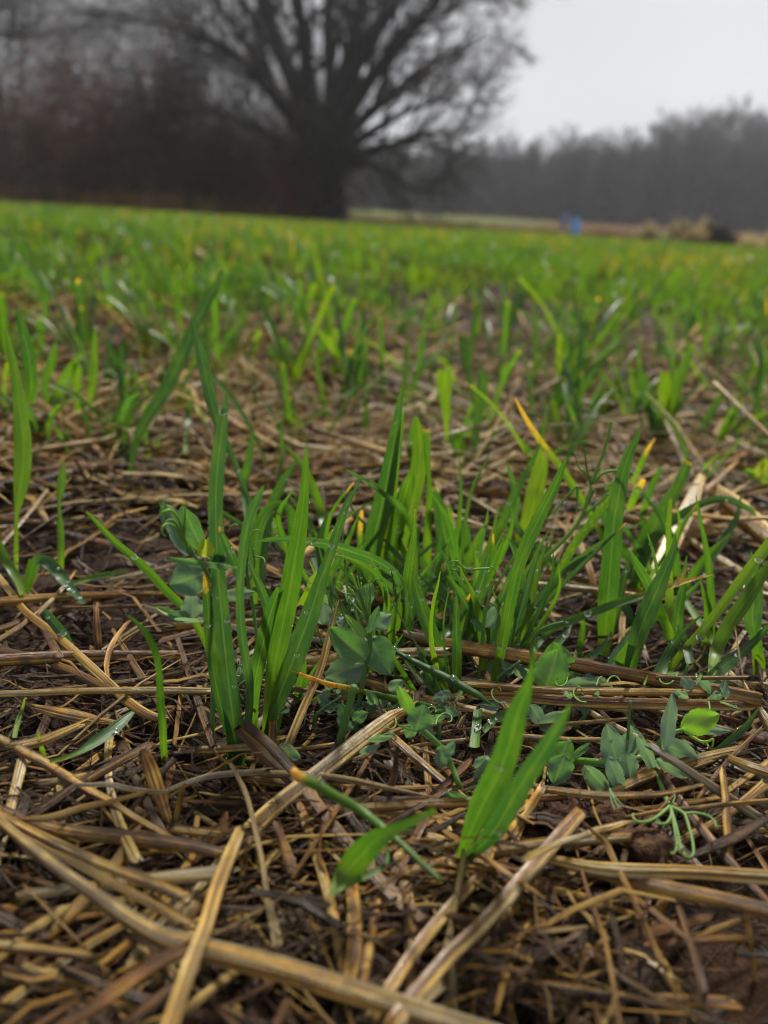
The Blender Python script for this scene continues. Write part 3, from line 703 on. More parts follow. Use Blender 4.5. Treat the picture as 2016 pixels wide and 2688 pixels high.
plant('plant bearing the long arching blade beaded with drops across the clump', (1042, 1740), [
    ([(665, 1424, 3), (700, 1417, 10), (745, 1414, 15), (808, 1420, 21), (865, 1431, 26), (920, 1448, 29), (975, 1468, 29), (1022, 1494, 24), (1052, 1530, 20), (1064, 1590, 16), (1055, 1660, 14)], dict(hue=.2, drops=26, dew=60, twist=1.0, lean=-.03, fold=.03, pale=0)),
    ([(872, 1456, 3), (900, 1462, 9), (935, 1476, 15), (975, 1500, 20), (1003, 1532, 18), (1017, 1580, 15), (1023, 1650, 15), (1030, 1710, 12)], dict(hue=.6, twist=.3, lean=-.012)),
    ([(1090, 1337, 5), (1088, 1370, 10), (1086, 1410, 15), (1077, 1460, 22), (1066, 1540, 27), (1052, 1625, 26), (1038, 1690, 20)], dict(hue=.62, twist=.05, tipdry=.3, drylen=.1)),
    ([(1092, 1410, 3), (1090, 1460, 14), (1087, 1540, 18), (1078, 1620, 18), (1060, 1700, 12)], dict(hue=.3, back=.006)),
    ([(1200, 1498, 4), (1168, 1508, 10), (1130, 1522, 15), (1092, 1545, 19), (1050, 1580, 24), (1000, 1615, 28), (970, 1650, 26), (955, 1690, 20)], dict(hue=.1, drops=7, dew=25, float=True, back=.012, lean=.008, pale=0)),
    ([(905, 1535, 12), (930, 1590, 26), (950, 1620, 22)], dict(hue=.1, float=True, back=.02, drops=3))])
plant('right hand plant of the clump with broad dark lower leaves beside the weathered brown stalk', (1180, 1835), [
    ([(1082, 1498, 2), (1088, 1530, 16), (1100, 1570, 30), (1118, 1625, 38), (1140, 1680, 38), (1160, 1735, 32), (1176, 1800, 24)], dict(hue=.45, twist=.1, lean=.015)),
    ([(1156, 1499, 2), (1148, 1540, 7), (1138, 1580, 9), (1131, 1640, 10), (1133, 1690, 13), (1141, 1730, 15), (1155, 1790, 14)], dict(hue=.85, lean=-.004)),
    ([(1196, 1542, 2), (1197, 1580, 12), (1198, 1640, 20), (1199, 1710, 26), (1198, 1780, 25)], dict(hue=.3, twist=.05)),
    ([(1198, 1842, 2), (1195, 1862, 6), (1228, 1905, 14), (1240, 1930, 12)], dict(hue=.1, back=-.012)),
    ([(1105, 1710, 20), (1130, 1770, 34), (1150, 1830, 36), (1168, 1870, 22)], dict(hue=.1, back=.002, pale=0)),
    ([(1240, 1560, 14), (1215, 1600, 18), (1180, 1650, 20), (1150, 1680, 18)], dict(hue=.2, tipdry=1, drylen=.2, float=True, back=.03, cut=True))])
plant('plant behind the clump with a narrow blade cut square at its tip', (1120, 1530), [
    ([(1118, 1130, 19), (1120, 1170, 18), (1124, 1230, 13), (1127, 1284, 13), (1124, 1360, 19), (1121, 1440, 23), (1119, 1510, 18)], dict(hue=.62, cut=True, tipdry=.6, drylen=.03)),
    ([(1137, 1280, 10), (1146, 1310, 26), (1157, 1350, 36), (1166, 1400, 44), (1173, 1450, 42), (1168, 1510, 24)], dict(hue=.25, tipdry=.4, drylen=.06)),
    ([(1205, 1197, 2), (1208, 1240, 6), (1210, 1290, 8), (1204, 1380, 15), (1192, 1460, 24), (1170, 1530, 18)], dict(hue=.5)),
    ([(1285, 1190, 2), (1266, 1230, 5), (1243, 1272, 7), (1228, 1330, 9), (1215, 1400, 14), (1196, 1480, 16)], dict(hue=.4, drops=3)),
    ([(1284, 1358, 2), (1268, 1390, 13), (1250, 1425, 20), (1226, 1480, 24), (1195, 1530, 18)], dict(hue=.65)),
    ([(1180, 1330, 8), (1178, 1370, 20), (1185, 1440, 26)], dict(hue=.6, back=.02)),
    ([(1228, 1380, 10), (1222, 1430, 26), (1205, 1490, 24)], dict(hue=.35, back=.012)),
    ([(1060, 1395, 6), (1050, 1425, 14), (1072, 1470, 16), (1090, 1510, 14)], dict(hue=.6, back=-.01))])
plant('plant right of the clump with one long leaning blade and a drop whitened leaf', (1300, 1830), [
    ([(1488, 1198, 2), (1474, 1235, 15), (1456, 1276, 26), (1432, 1325, 31), (1405, 1380, 35), (1378, 1440, 34), (1358, 1500, 30), (1341, 1580, 29), (1324, 1665, 27), (1308, 1740, 24), (1296, 1790, 16)], dict(hue=.55, twist=.1, lean=.012, dew=18)),
    ([(1284, 1453, 8), (1277, 1480, 19), (1266, 1520, 26), (1250, 1575, 29), (1236, 1650, 27), (1228, 1700, 22)], dict(hue=.15, drops=11, dew=20, back=.02, pale=0)),
    ([(1310, 1612, 4), (1308, 1650, 13), (1304, 1720, 16), (1300, 1790, 12)], dict(hue=.75)),
    ([(1286, 1616, 2), (1284, 1650, 7), (1278, 1720, 10), (1272, 1800, 12)], dict(hue=.4, back=.01)),
    ([(1417, 1419, 2), (1408, 1455, 11), (1396, 1500, 17), (1378, 1570, 19), (1356, 1635, 15), (1335, 1700, 12)], dict(hue=.08, back=.012, pale=.1)),
    ([(1440, 1395, 3), (1425, 1420, 5), (1400, 1470, 6), (1370, 1540, 8)], dict(hue=.3, back=.02)),
    ([(1345, 1495, 10), (1320, 1560, 18), (1300, 1600, 22), (1290, 1660, 18)], dict(hue=.15, back=.015)),
    ([(1360, 1690, 10), (1330, 1730, 22), (1305, 1790, 28), (1300, 1820, 20)], dict(hue=.15, drops=2))])
plant('plant behind the clump with a long yellowing blade and rust coloured tip', (1590, 1560), [
    ([(1352, 1044, 3), (1370, 1080, 10), (1398, 1128, 14), (1435, 1180, 17), (1472, 1228, 19), (1500, 1270, 20), (1528, 1314, 19), (1560, 1370, 17), (1582, 1425, 14)], dict(hue=.85, dryall=.12, tipdry=.8, drylen=.35, lean=.03)),
    ([(1421, 1165, 2), (1405, 1195, 9), (1385, 1235, 15), (1350, 1300, 22), (1318, 1375, 25), (1288, 1430, 22), (1262, 1480, 14)], dict(hue=.5, float=True, lean=.012)),
    ([(1415, 1175, 5), (1420, 1220, 36), (1405, 1290, 46), (1390, 1370, 46), (1382, 1440, 34)], dict(hue=.95, back=.03)),
    ([(1330, 1215, 4), (1345, 1260, 16), (1358, 1320, 18), (1368, 1400, 18)], dict(hue=.08, back=.02, pale=0))])
plant('tall single broad blade standing upright right of the clump', (1588, 1700), [
    ([(1682, 1116, 2), (1672, 1148, 14), (1652, 1190, 26), (1636, 1240, 33), (1622, 1310, 39), (1611, 1375, 44), (1605, 1460, 48), (1598, 1540, 51), (1592, 1620, 47), (1588, 1680, 36)], dict(hue=.4, twist=.05, lean=.015, fold=.07)),
    ([(1652, 1455, 4), (1642, 1500, 14), (1630, 1560, 19), (1617, 1630, 15), (1606, 1680, 12)], dict(hue=.1, drops=4, dew=10, back=.006, pale=0)),
    ([(1620, 1272, 12), (1595, 1312, 18), (1554, 1369, 22), (1506, 1432, 23), (1476, 1487, 22), (1434, 1559, 17), (1404, 1622, 12)], dict(hue=.6, dryall=.18, float=True, back=.02, lean=.01)),
    ([(1561, 1449, 2), (1540, 1462, 9), (1515, 1476, 13), (1474, 1506, 14), (1432, 1545, 13), (1398, 1580, 9)], dict(hue=.12, float=True, back=.02)),
    ([(1530, 1610, 4), (1530, 1650, 14), (1522, 1700, 18), (1515, 1730, 16)], dict(hue=.55, back=-.002)),
    ([(1500, 1640, 4), (1485, 1665, 16), (1450, 1700, 22)], dict(hue=.2, back=-.002, float=True))])
plant('plant with a broad blade cut square and a blade arching over to the right', (1660, 1570), [
    ([(1805, 1215, 27), (1795, 1240, 26), (1780, 1276, 28), (1760, 1308, 33), (1738, 1345, 41), (1713, 1395, 50), (1687, 1455, 43), (1662, 1530, 26)], dict(hue=.5, cut=True, tipdry=.6, drylen=.02, lean=.015)),
    ([(1988, 1358, 4), (1972, 1340, 11), (1945, 1325, 16), (1900, 1310, 18), (1845, 1321, 20), (1785, 1353, 23), (1738, 1390, 27), (1700, 1440, 28), (1672, 1520, 20)], dict(hue=.35, lean=.02, drops=3)),
    ([(1690, 1258, 12), (1678, 1280, 20), (1662, 1312, 20), (1650, 1340, 14)], dict(hue=.75, float=True, back=.02, tipdry=.8, drylen=.4)),
    ([(1720, 1150, 2), (1700, 1180, 10), (1680, 1225, 16), (1660, 1270, 12)], dict(hue=.75, float=True, back=.04, tipdry=1, drylen=.5)),
    ([(1735, 1225, 8), (1710, 1280, 18), (1690, 1340, 16), (1684, 1400, 12)], dict(hue=.5, back=.06))])
plant('plant with a dark broad blade crossing a yellow tipped leaf behind the two pale stalks', (1640, 1830), [
    ([(1774, 1398, 2), (1770, 1430, 13), (1762, 1460, 21), (1745, 1500, 30), (1722, 1555, 44), (1690, 1628, 48), (1667, 1700, 38), (1650, 1770, 28), (1642, 1815, 16)], dict(hue=.3, twist=.1, lean=.012, dew=12)),
    ([(1761, 1310, 8), (1757, 1350, 12), (1755, 1400, 14), (1756, 1480, 17), (1757, 1580, 22), (1750, 1680, 20)], dict(hue=.8, float=True, back=.03, drops=2)),
    ([(1653, 1445, 4), (1663, 1466, 15), (1678, 1492, 23), (1702, 1535, 25), (1738, 1615, 25), (1765, 1680, 20)], dict(hue=.4, float=True, back=.02, lean=-.004)),
    ([(1660, 1690, 26), (1632, 1740, 40), (1612, 1790, 34), (1605, 1820, 26)], dict(hue=.65, drops=6, dew=30, back=.003)),
    ([(1690, 1620, 20), (1660, 1680, 44), (1620, 1730, 40), (1600, 1760, 20)], dict(hue=.05, float=True, back=.018, pale=0)),
    ([(1606, 1660, 5), (1580, 1700, 12), (1545, 1730, 18), (1530, 1760, 14)], dict(hue=.2, float=True, drops=2)),
    ([(1700, 1400, 4), (1720, 1470, 8), (1735, 1560, 10)], dict(hue=.4, float=True, back=.02))])
plant('long blade slanting right across the others with a withered orange tip', (1330, 1720), [
    ([(1869, 1508, 2), (1836, 1516, 7), (1795, 1526, 12), (1738, 1545, 17), (1654, 1572, 19), (1569, 1602, 21), (1485, 1634, 21), (1400, 1660, 20), (1340, 1690, 14)], dict(hue=.5, tipdry=1, drylen=.4, drops=6, dew=30, lean=.004, twist=.5)),
    ([(1806, 1488, 2), (1795, 1505, 9), (1775, 1530, 12), (1755, 1545, 8)], dict(hue=.9, dryall=.5, float=True)),
    ([(1480, 1650, 2), (1455, 1655, 9), (1425, 1675, 16), (1400, 1710, 12)], dict(hue=.5, float=True, back=-.01))])
plant('two leaved plant in the right background row of the clump with slim pale blades', (1868, 1720), [
    ([(1827, 1301, 2), (1833, 1335, 7), (1840, 1375, 10), (1850, 1420, 13), (1858, 1470, 17), (1865, 1538, 18), (1870, 1605, 16), (1868, 1680, 14)], dict(hue=.55, lean=.01)),
    ([(1839, 1527, 2), (1847, 1555, 11), (1859, 1600, 20), (1858, 1660, 26), (1852, 1710, 25), (1846, 1770, 18)], dict(hue=.6)),
    ([(1803, 1457, 2), (1797, 1495, 10), (1792, 1545, 18), (1780, 1610, 28), (1773, 1690, 34), (1774, 1750, 26)], dict(hue=.3, back=-.005)),
    ([(1790, 1560, 10), (1815, 1600, 16), (1850, 1650, 18), (1880, 1700, 12)], dict(hue=.75, float=True, back=.02))])
plant('plant at the right whose long flat blade runs up to the picture edge', (1745, 1790), [
    ([(2040, 1400, 24), (2010, 1440, 28), (1950, 1516, 27), (1888, 1600, 24), (1843, 1656, 22), (1792, 1712, 20), (1755, 1765, 15)], dict(hue=.85, dryall=.1, lean=.012, drops=6)),
    ([(2030, 1470, 20), (2000, 1510, 28), (1955, 1580, 36), (1910, 1645, 36), (1880, 1710, 31), (1868, 1770, 18)], dict(hue=.7, float=True, lean=.01, back=.003)),
    ([(1842, 1612, 3), (1818, 1636, 8), (1790, 1662, 12), (1758, 1705, 20), (1735, 1760, 30), (1712, 1805, 32)], dict(hue=.35, float=True, lean=.01, back=-.01)),
    ([(1780, 1640, 8), (1800, 1690, 22), (1812, 1740, 20)], dict(hue=.15, float=True))])
plant('dark pointed leaf turned face on near the right picture edge', (1992, 1760), [
    ([(1972, 1447, 2), (1975, 1480, 22), (1978, 1520, 38), (1977, 1580, 48), (1975, 1630, 44), (1984, 1675, 27), (1992, 1740, 30)], dict(hue=.1, twist=.05, lean=.006, drops=3, pale=.9, fold=.05)),
    ([(2040, 1640, 14), (2010, 1652, 16), (1974, 1690, 19), (1918, 1735, 33), (1868, 1776, 27), (1816, 1812, 20), (1776, 1848, 14)], dict(hue=.3, float=True, back=-.012, lean=.01))])
plant('slim dark blade rising to the right beside the grey green pea leaves', (1815, 2020), [
    ([(1992, 1856, 3), (1980, 1878, 10), (1955, 1910, 16), (1915, 1945, 18), (1872, 1980, 16), (1820, 2015, 11)], dict(hue=.25, lean=.01, drops=1))])
plant('front plant with two broad blades forming a V and a frosted leaf lying left', (1164, 2318), [
    ([(1400, 1700, 3), (1397, 1745, 9), (1390, 1785, 20), (1375, 1830, 38), (1355, 1880, 54), (1334, 1960, 64), (1306, 2036, 70), (1265, 2116, 66), (1230, 2195, 38), (1205, 2250, 16), (1180, 2300, 12)], dict(hue=.42, twist=.2, lean=-.012, dew=14, drops=3, fold=.14, pale=.35)),
    ([(1497, 1846, 2), (1488, 1868, 16), (1464, 1912, 31), (1422, 1978, 44), (1380, 2042, 52), (1335, 2118, 54), (1300, 2176, 50), (1258, 2225, 32), (1208, 2262, 14), (1180, 2305, 12)], dict(hue=.22, twist=-.1, lean=-.012, dew=12, fold=.12)),
    ([(768, 2022, 22), (785, 2038, 28), (820, 2056, 29), (880, 2090, 29), (945, 2126, 27), (1006, 2174, 23), (1050, 2212, 19), (1105, 2264, 15), (1160, 2312, 11)], dict(hue=.68, stem=True, tipdry=1, drylen=.12, lean=-.004, dew=150, drops=8, lift=.024, float=True, pale=0)),
    ([(1141, 2126, 16), (1120, 2138, 13), (1085, 2156, 21), (1020, 2186, 34), (980, 2212, 58), (935, 2258, 70), (896, 2306, 46), (862, 2352, 6)], dict(hue=.5, float=True, twist=.1, lean=-.012, dew=4, fold=.04, back=-.012, lift=.017)),
    ([(1012, 2218, 6), (1019, 2250, 10), (1005, 2275, 12), (975, 2293, 15), (925, 2314, 19), (880, 2340, 10), (862, 2352, 5)], dict(hue=.65, float=True, twist=.5, lean=.004, dew=2, back=-.012, lift=.019))])
plant('prostrate stem with orange tip crossing the foot of the green clump', (1205, 1885), [
    ([(763, 1759, 3), (790, 1770, 10), (850, 1792, 15), (905, 1804, 18), (955, 1816, 20), (1000, 1826, 21), (1045, 1836, 21), (1110, 1850, 17), (1165, 1866, 14), (1205, 1878, 10)], dict(hue=.6, stem=True, tipdry=1, drylen=.5, dew=30, lean=-.018, drops=2))])
plant('lying stem beaded with drops and orange at both ends in the clump', (1288, 1870), [
    ([(972, 1668, 8), (1000, 1684, 11), (1025, 1700, 12), (1060, 1722, 14), (1105, 1745, 19), (1150, 1768, 22), (1190, 1788, 25), (1225, 1808, 24), (1260, 1828, 18), (1288, 1850, 4)], dict(hue=.35, stem=True, tipdry=.75, drylen=.28, dew=40, drops=6, float=True, back=-.018, lean=.018)),
    ([(1255, 1860, 22), (1250, 1910, 24), (1245, 1960, 26)], dict(hue=.5, float=True, back=-.004)),
    ([(1385, 1862, 26), (1345, 1868, 25), (1300, 1886, 22), (1270, 1920, 12)], dict(hue=.3, float=True, drops=7, dew=14, back=-.01))])
plant('long thin leaf leaning left out of the clump over the straw', (575, 1760), [
    ([(226, 1343, 5), (255, 1372, 12), (297, 1418, 17), (340, 1455, 20), (382, 1492, 22), (440, 1555, 22), (497, 1612, 20), (545, 1700, 16)], dict(hue=.6, twist=.4, lean=-.004, dew=16))])
plant('lone curved blade standing in the straw left of the clump', (437, 2048), [
    ([(335, 1616, 4), (352, 1628, 9), (378, 1655, 14), (397, 1685, 18), (411, 1725, 17), (418, 1765, 15), (421, 1835, 20), (427, 1905, 19), (430, 1970, 18), (436, 2035, 14)], dict(hue=.55, twist=.3, lean=-.004, drops=1))])
plant('small seedling at the left with one blade bent over and white with drops', (60, 1580), [
    ([(-14, 1405, 16), (20, 1478, 22), (48, 1524, 20), (58, 1560, 14)], dict(hue=.6, float=True, lean=.004)),
    ([(92, 1470, 30), (80, 1510, 28), (65, 1565, 18)], dict(hue=.6)),
    ([(220, 1584, 10), (192, 1552, 20), (160, 1512, 28), (128, 1478, 32), (100, 1468, 24), (88, 1480, 16)], dict(hue=.15, float=True, twist=.6, lean=-.006, drops=12, pale=0)),
    ([(333, 1500, 4), (290, 1506, 12), (240, 1516, 14), (190, 1532, 10)], dict(hue=.6, float=True, back=.01))])
plant('short pale blade lying in the straw at the left with large drops', (205, 1748), [
    ([(116, 1603, 16), (135, 1628, 24), (168, 1670, 26), (185, 1710, 20), (200, 1745, 12)], dict(hue=.1, twist=.3, drops=8, lean=.006, pale=0))])
plant('low leaf lying among the straw at lower left with a pale base', (120, 2000), [
    ([(350, 1868, 10), (325, 1890, 24), (290, 1920, 30), (245, 1950, 26), (205, 1975, 14), (160, 1992, 11), (130, 2000, 9)], dict(hue=.3, float=True, lean=.012, twist=.4, dew=6, pale=1)),
    ([(98, 1918, 3), (104, 1945, 9), (112, 1975, 13), (118, 1996, 12)], dict(hue=.95)),
    ([(66, 1832, 3), (58, 1862, 8), (48, 1890, 12), (38, 1935, 12)], dict(hue=.9, float=True, back=.008))])
plant('tall blurred plant at the left edge with a broad upright blade', (42, 1500), [
    ([(13, 858, 4), (24, 910, 16), (36, 964, 22), (49, 1050, 30), (58, 1130, 40), (60, 1200, 43), (56, 1265, 38), (48, 1320, 20), (43, 1360, 10), (42, 1450, 12)], dict(hue=.7, lean=.02, dew=3)),
    ([(46, 812, 5), (58, 860, 22), (76, 940, 34), (82, 1010, 34), (78, 1060, 24)], dict(hue=.3, float=True, back=.05))])
plant('slim blade pinched at its middle standing in straw at the left', (160, 1520), [
    ([(167, 1208, 3), (165, 1240, 16), (160, 1275, 23), (155, 1320, 9), (156, 1350, 10), (159, 1395, 18), (160, 1460, 16)], dict(hue=.65, lean=.012, dew=3))])
plant('plant behind the clump at left with two crossing dark blades', (340, 1290), [
    ([(583, 709, 8), (572, 740, 18), (548, 785, 24), (522, 831, 29), (500, 880, 31), (480, 928, 33), (455, 980, 36), (430, 1030, 36), (389, 1092, 30), (358, 1155, 22), (342, 1240, 12)], dict(hue=.25, lean=.05, dew=3, twist=.1)),
    ([(345, 1090, 12), (330, 1130, 16), (322, 1200, 18)], dict(hue=.4, back=.03))])
plant('slender blade rising to a point behind the clump with a bead near its tip', (690, 1500), [
    ([(502, 832, 3), (508, 860, 14), (521, 905, 23), (532, 950, 30), (543, 1000, 31), (556, 1060, 29), (575, 1120, 22), (598, 1172, 17), (620, 1225, 15), (640, 1280, 15), (665, 1350, 16)], dict(hue=.18, lean=.03, dew=10, pale=.2)),
    ([(663, 1132, 6), (658, 1170, 16), (648, 1230, 20), (640, 1290, 18)], dict(hue=.4, back=.05)),
    ([(741, 1104, 3), (740, 1150, 7), (738, 1220, 10)], dict(hue=.4, back=.04)),
    ([(742, 1165, 4), (775, 1200, 13), (800, 1235, 18), (825, 1290, 24), (845, 1350, 24), (860, 1420, 20)], dict(hue=.7, float=True, back=.03)),
    ([(560, 1330, 6), (620, 1370, 14), (690, 1420, 16)], dict(hue=.4, float=True, back=.02, drops=4))])
plant('bent over blade looping down behind the tall front blade of the clump', (665, 1620), [
    ([(768, 1440, 24), (770, 1400, 25), (766, 1358, 27), (752, 1334, 27), (728, 1326, 27), (705, 1338, 28), (685, 1370, 30), (672, 1420, 30), (668, 1480, 26), (668, 1560, 20)], dict(hue=.5, twist=.3, drops=8, dew=24, lean=.012)),
    ([(775, 1210, 4), (755, 1245, 20), (730, 1290, 26), (708, 1350, 22)], dict(hue=.45, back=.03)),
    ([(690, 1330, 20), (720, 1390, 30), (745, 1440, 24)], dict(hue=.9, float=True, back=.03, drops=6)),
    ([(830, 1460, 30), (860, 1540, 34), (880, 1590, 26)], dict(hue=.2, float=True, back=.03)),
    ([(845, 1520, 24), (880, 1590, 38), (915, 1650, 40), (930, 1690, 30)], dict(hue=.1, float=True, back=.008, dew=20, drops=4))])
plant('blurred bright plant at the left with a fan of short blades', (190, 1130), [
    ([(146, 898, 8), (135, 950, 22), (118, 1010, 20), (125, 1080, 14)], dict(hue=.5, float=True)),
    ([(215, 925, 6), (182, 975, 26), (150, 1040, 32), (121, 1100, 18)], dict(hue=.7, float=True)),
    ([(203, 960, 22), (201, 1010, 22), (204, 1100, 14)], dict(hue=.8, cut=True)),
    ([(243, 1010, 26), (240, 1060, 24), (235, 1110, 14)], dict(hue=.75, cut=True)),
    ([(250, 860, 5), (246, 930, 20), (244, 990, 20), (232, 1060, 14)], dict(hue=.7, float=True))])
plant('blurred plant with two narrow dark blades and one thin arching one', (335, 1150), [
    ([(316, 905, 6), (318, 977, 20), (326, 1060, 22), (334, 1140, 14)], dict(hue=.25)),
    ([(345, 950, 6), (350, 1020, 20), (352, 1085, 14)], dict(hue=.6)),
    ([(272, 888, 4), (295, 930, 12), (315, 990, 14), (330, 1060, 10)], dict(hue=.45, float=True)),
    ([(500, 1020, 4), (492, 1100, 14), (486, 1190, 12)], dict(hue=.6, float=True, back=-.02))])
plant('blurred plant with a leaning broad blade and a stubby shoot beyond the clump', (825, 1000), [
    ([(875, 800, 8), (862, 860, 24), (845, 920, 26), (832, 980, 14)], dict(hue=.5)),
    ([(800, 855, 4), (806, 920, 16), (815, 990, 12)], dict(hue=.65)),
    ([(960, 930, 4), (920, 950, 16), (870, 985, 12)], dict(hue=.7)),
    ([(740, 890, 26), (738, 930, 42), (742, 985, 20)], dict(hue=.85, float=True)),
    ([(705, 900, 4), (715, 950, 16), (735, 990, 14)], dict(hue=.6, float=True))])
plant('short blurred blade standing alone in straw beyond the clump', (955, 1165), [
    ([(962, 1062, 8), (958, 1110, 20), (954, 1160, 14)], dict(hue=.5))])
plant('blurred plant with two squarely cut blades behind the clump', (1245, 1260), [
    ([(1213, 878, 22), (1216, 910, 21), (1222, 950, 20), (1236, 1000, 16), (1248, 1060, 18)], dict(hue=.5, lean=.02, cut=True, tipdry=.5, drylen=.03, float=True)),
    ([(1270, 978, 34), (1266, 1010, 30), (1258, 1060, 26), (1252, 1120, 22), (1246, 1190, 14)], dict(hue=.55, lean=.015, cut=True)),
    ([(1165, 975, 36), (1166, 1010, 40), (1168, 1060, 26), (1171, 1110, 12), (1172, 1160, 8)], dict(hue=.85, lean=.0, cut=True, float=True)),
    ([(1190, 1140, 30), (1205, 1180, 34), (1222, 1215, 26)], dict(hue=.6, cut=True)),
    ([(1300, 1130, 10), (1280, 1165, 22), (1255, 1210, 20)], dict(hue=.5)),
    ([(1090, 1090, 8), (1082, 1150, 24), (1075, 1220, 20)], dict(hue=.6, float=True, back=-.02))])
plant('blurred leafy plant right of the squarely cut one', (1740, 1185), [
    ([(1815, 900, 6), (1800, 950, 24), (1775, 1010, 34), (1760, 1080, 30), (1745, 1150, 18)], dict(hue=.7, lean=.01)),
    ([(1680, 960, 8), (1688, 1010, 22), (1700, 1060, 28), (1718, 1120, 24)], dict(hue=.3, lean=.01)),
    ([(1745, 980, 26), (1745, 1030, 34), (1742, 1100, 26)], dict(hue=.85, cut=True)),
    ([(1905, 1020, 6), (1880, 1060, 18), (1850, 1110, 18), (1810, 1150, 10)], dict(hue=.5)),
    ([(1710, 1010, 6), (1712, 1070, 22), (1722, 1140, 22)], dict(hue=.35))])

# short blades crowding the foot and back of the clump
frs = np.random.default_rng(41)
for k in range(34):
    bx = frs.uniform(640, 1400) if k < 16 else frs.uniform(1500, 1900) if k < 20 else frs.uniform(820, 1420); by = frs.uniform(1500, 1800) + (60 if bx < 1300 else 0); bl = []
    for b in range(frs.integers(2, 5)):
        h = frs.uniform(110, 330); lx = frs.normal(0, .55) * h; wmax = frs.uniform(10, 28) if k < 20 else frs.uniform(6, 16); cv = frs.normal(0, .12) * h
        bl.append(([(bx + lx + cv * .3, by - h, 3), (bx + lx * .8 + cv, by - h * .75, wmax * .7), (bx + lx * .5 + cv * .9, by - h * .45, wmax), (bx + lx * .2 + cv * .4, by - h * .15, wmax * .7)], dict(hue=float(np.clip(frs.normal(.35, .25), 0, 1)), dew=8, drops=int(frs.random() < .4), lean=frs.uniform(-.015, .025), twist=frs.uniform(-.8, .8), tipdry=float(frs.random() < .15), drylen=.12)))
    sd_ = 'left half' if bx < 1000 else 'middle' if bx < 1400 else 'right half'
    plant(f'short green plant crowded among taller blades in the {sd_} of the clump', (bx, by), bl, group=f'short plants crowded in the {sd_} of the clump')

# ------------------------------------------------------------------ pea plants
def leaf_geo(cx, cy, Y, Lp, Wp, ang, tilt=0.0, roll=0.0, fold=.25, hue=.4, serr=.03, round_=.75, cup=.1):
    """a stalkless pea leaf or stipule, axis at screen angle ang; tilt lifts its tip towards the camera"""
    c = PG(cx, cy, Y, .010); m = mpx(c); l, wv = Lp * m, Wp * m
    a = rad(ang); A = CRIGHT * math.cos(a) + CUP * math.sin(a); B = -CRIGHT * math.sin(a) + CUP * math.cos(a); Nn = np.cross(A, B)
    A2 = A * math.cos(tilt) + Nn * math.sin(tilt); Nn = np.cross(A2, B)
    B2 = B * math.cos(roll) + Nn * math.sin(roll); Nn = np.cross(A2, B2)
    ns, nu = 23, 13; s = np.linspace(0, 1, ns); u = np.linspace(-1, 1, nu)
    hw = np.sin(math.pi * np.clip(s, .012, .988) ** round_) ** .62 * wv / 2
    if serr: hw = hw * (1 + serr * RNG.normal(0, 1, ns) * (s > .1) * (s < .97))
    hw[0] = wv * .05; hw[-1] = wv * .015
    wave = RNG.normal(0, 1, 3)
    v = []
    for k in range(ns):
        x = (s[k] - .5) * l
        z = fold * np.abs(u) * hw[k] + cup * l * (s[k] - .5) ** 2 + .07 * wv * np.sin(s[k] * 7 + wave[0]) * u ** 2 * np.sign(u) * .6 + .04 * wv * np.sin(s[k] * 13 + wave[1]) * u * u + .04 * wv * np.sin(s[k] * 5 + u * 4 + wave[2])
        v.append(c + A2 * x + B2 * (u * hw[k])[:, None] + Nn * z[:, None])
    v = np.concatenate(v)
    uu = np.tile(u, ns); ss = np.repeat(s, nu)
    vein = np.maximum(np.exp(-(uu / .09) ** 2) * .9, .45 * np.exp(-((np.mod(ss * 5 - np.abs(uu) * 1.6, 1) - .5) / .10) ** 2) * (1 - np.abs(uu)))
    vein = np.maximum(vein, .8 * np.clip(np.abs(uu) - .93, 0, 1) * 10 * .6)
    C = np.stack([np.full(len(v), hue), np.zeros(len(v)), np.clip(vein, 0, 1), np.ones(len(v))], 1)
    U = np.stack([uu, ss, np.full(len(v), random.random() * 60)], 1)
    i = np.arange(ns - 1)[:, None] * nu; j = np.arange(nu - 1)[None, :]
    return v, np.stack([i + j, i + j + 1, i + nu + j + 1, i + nu + j], -1).reshape(-1, 4), C, U, Nn
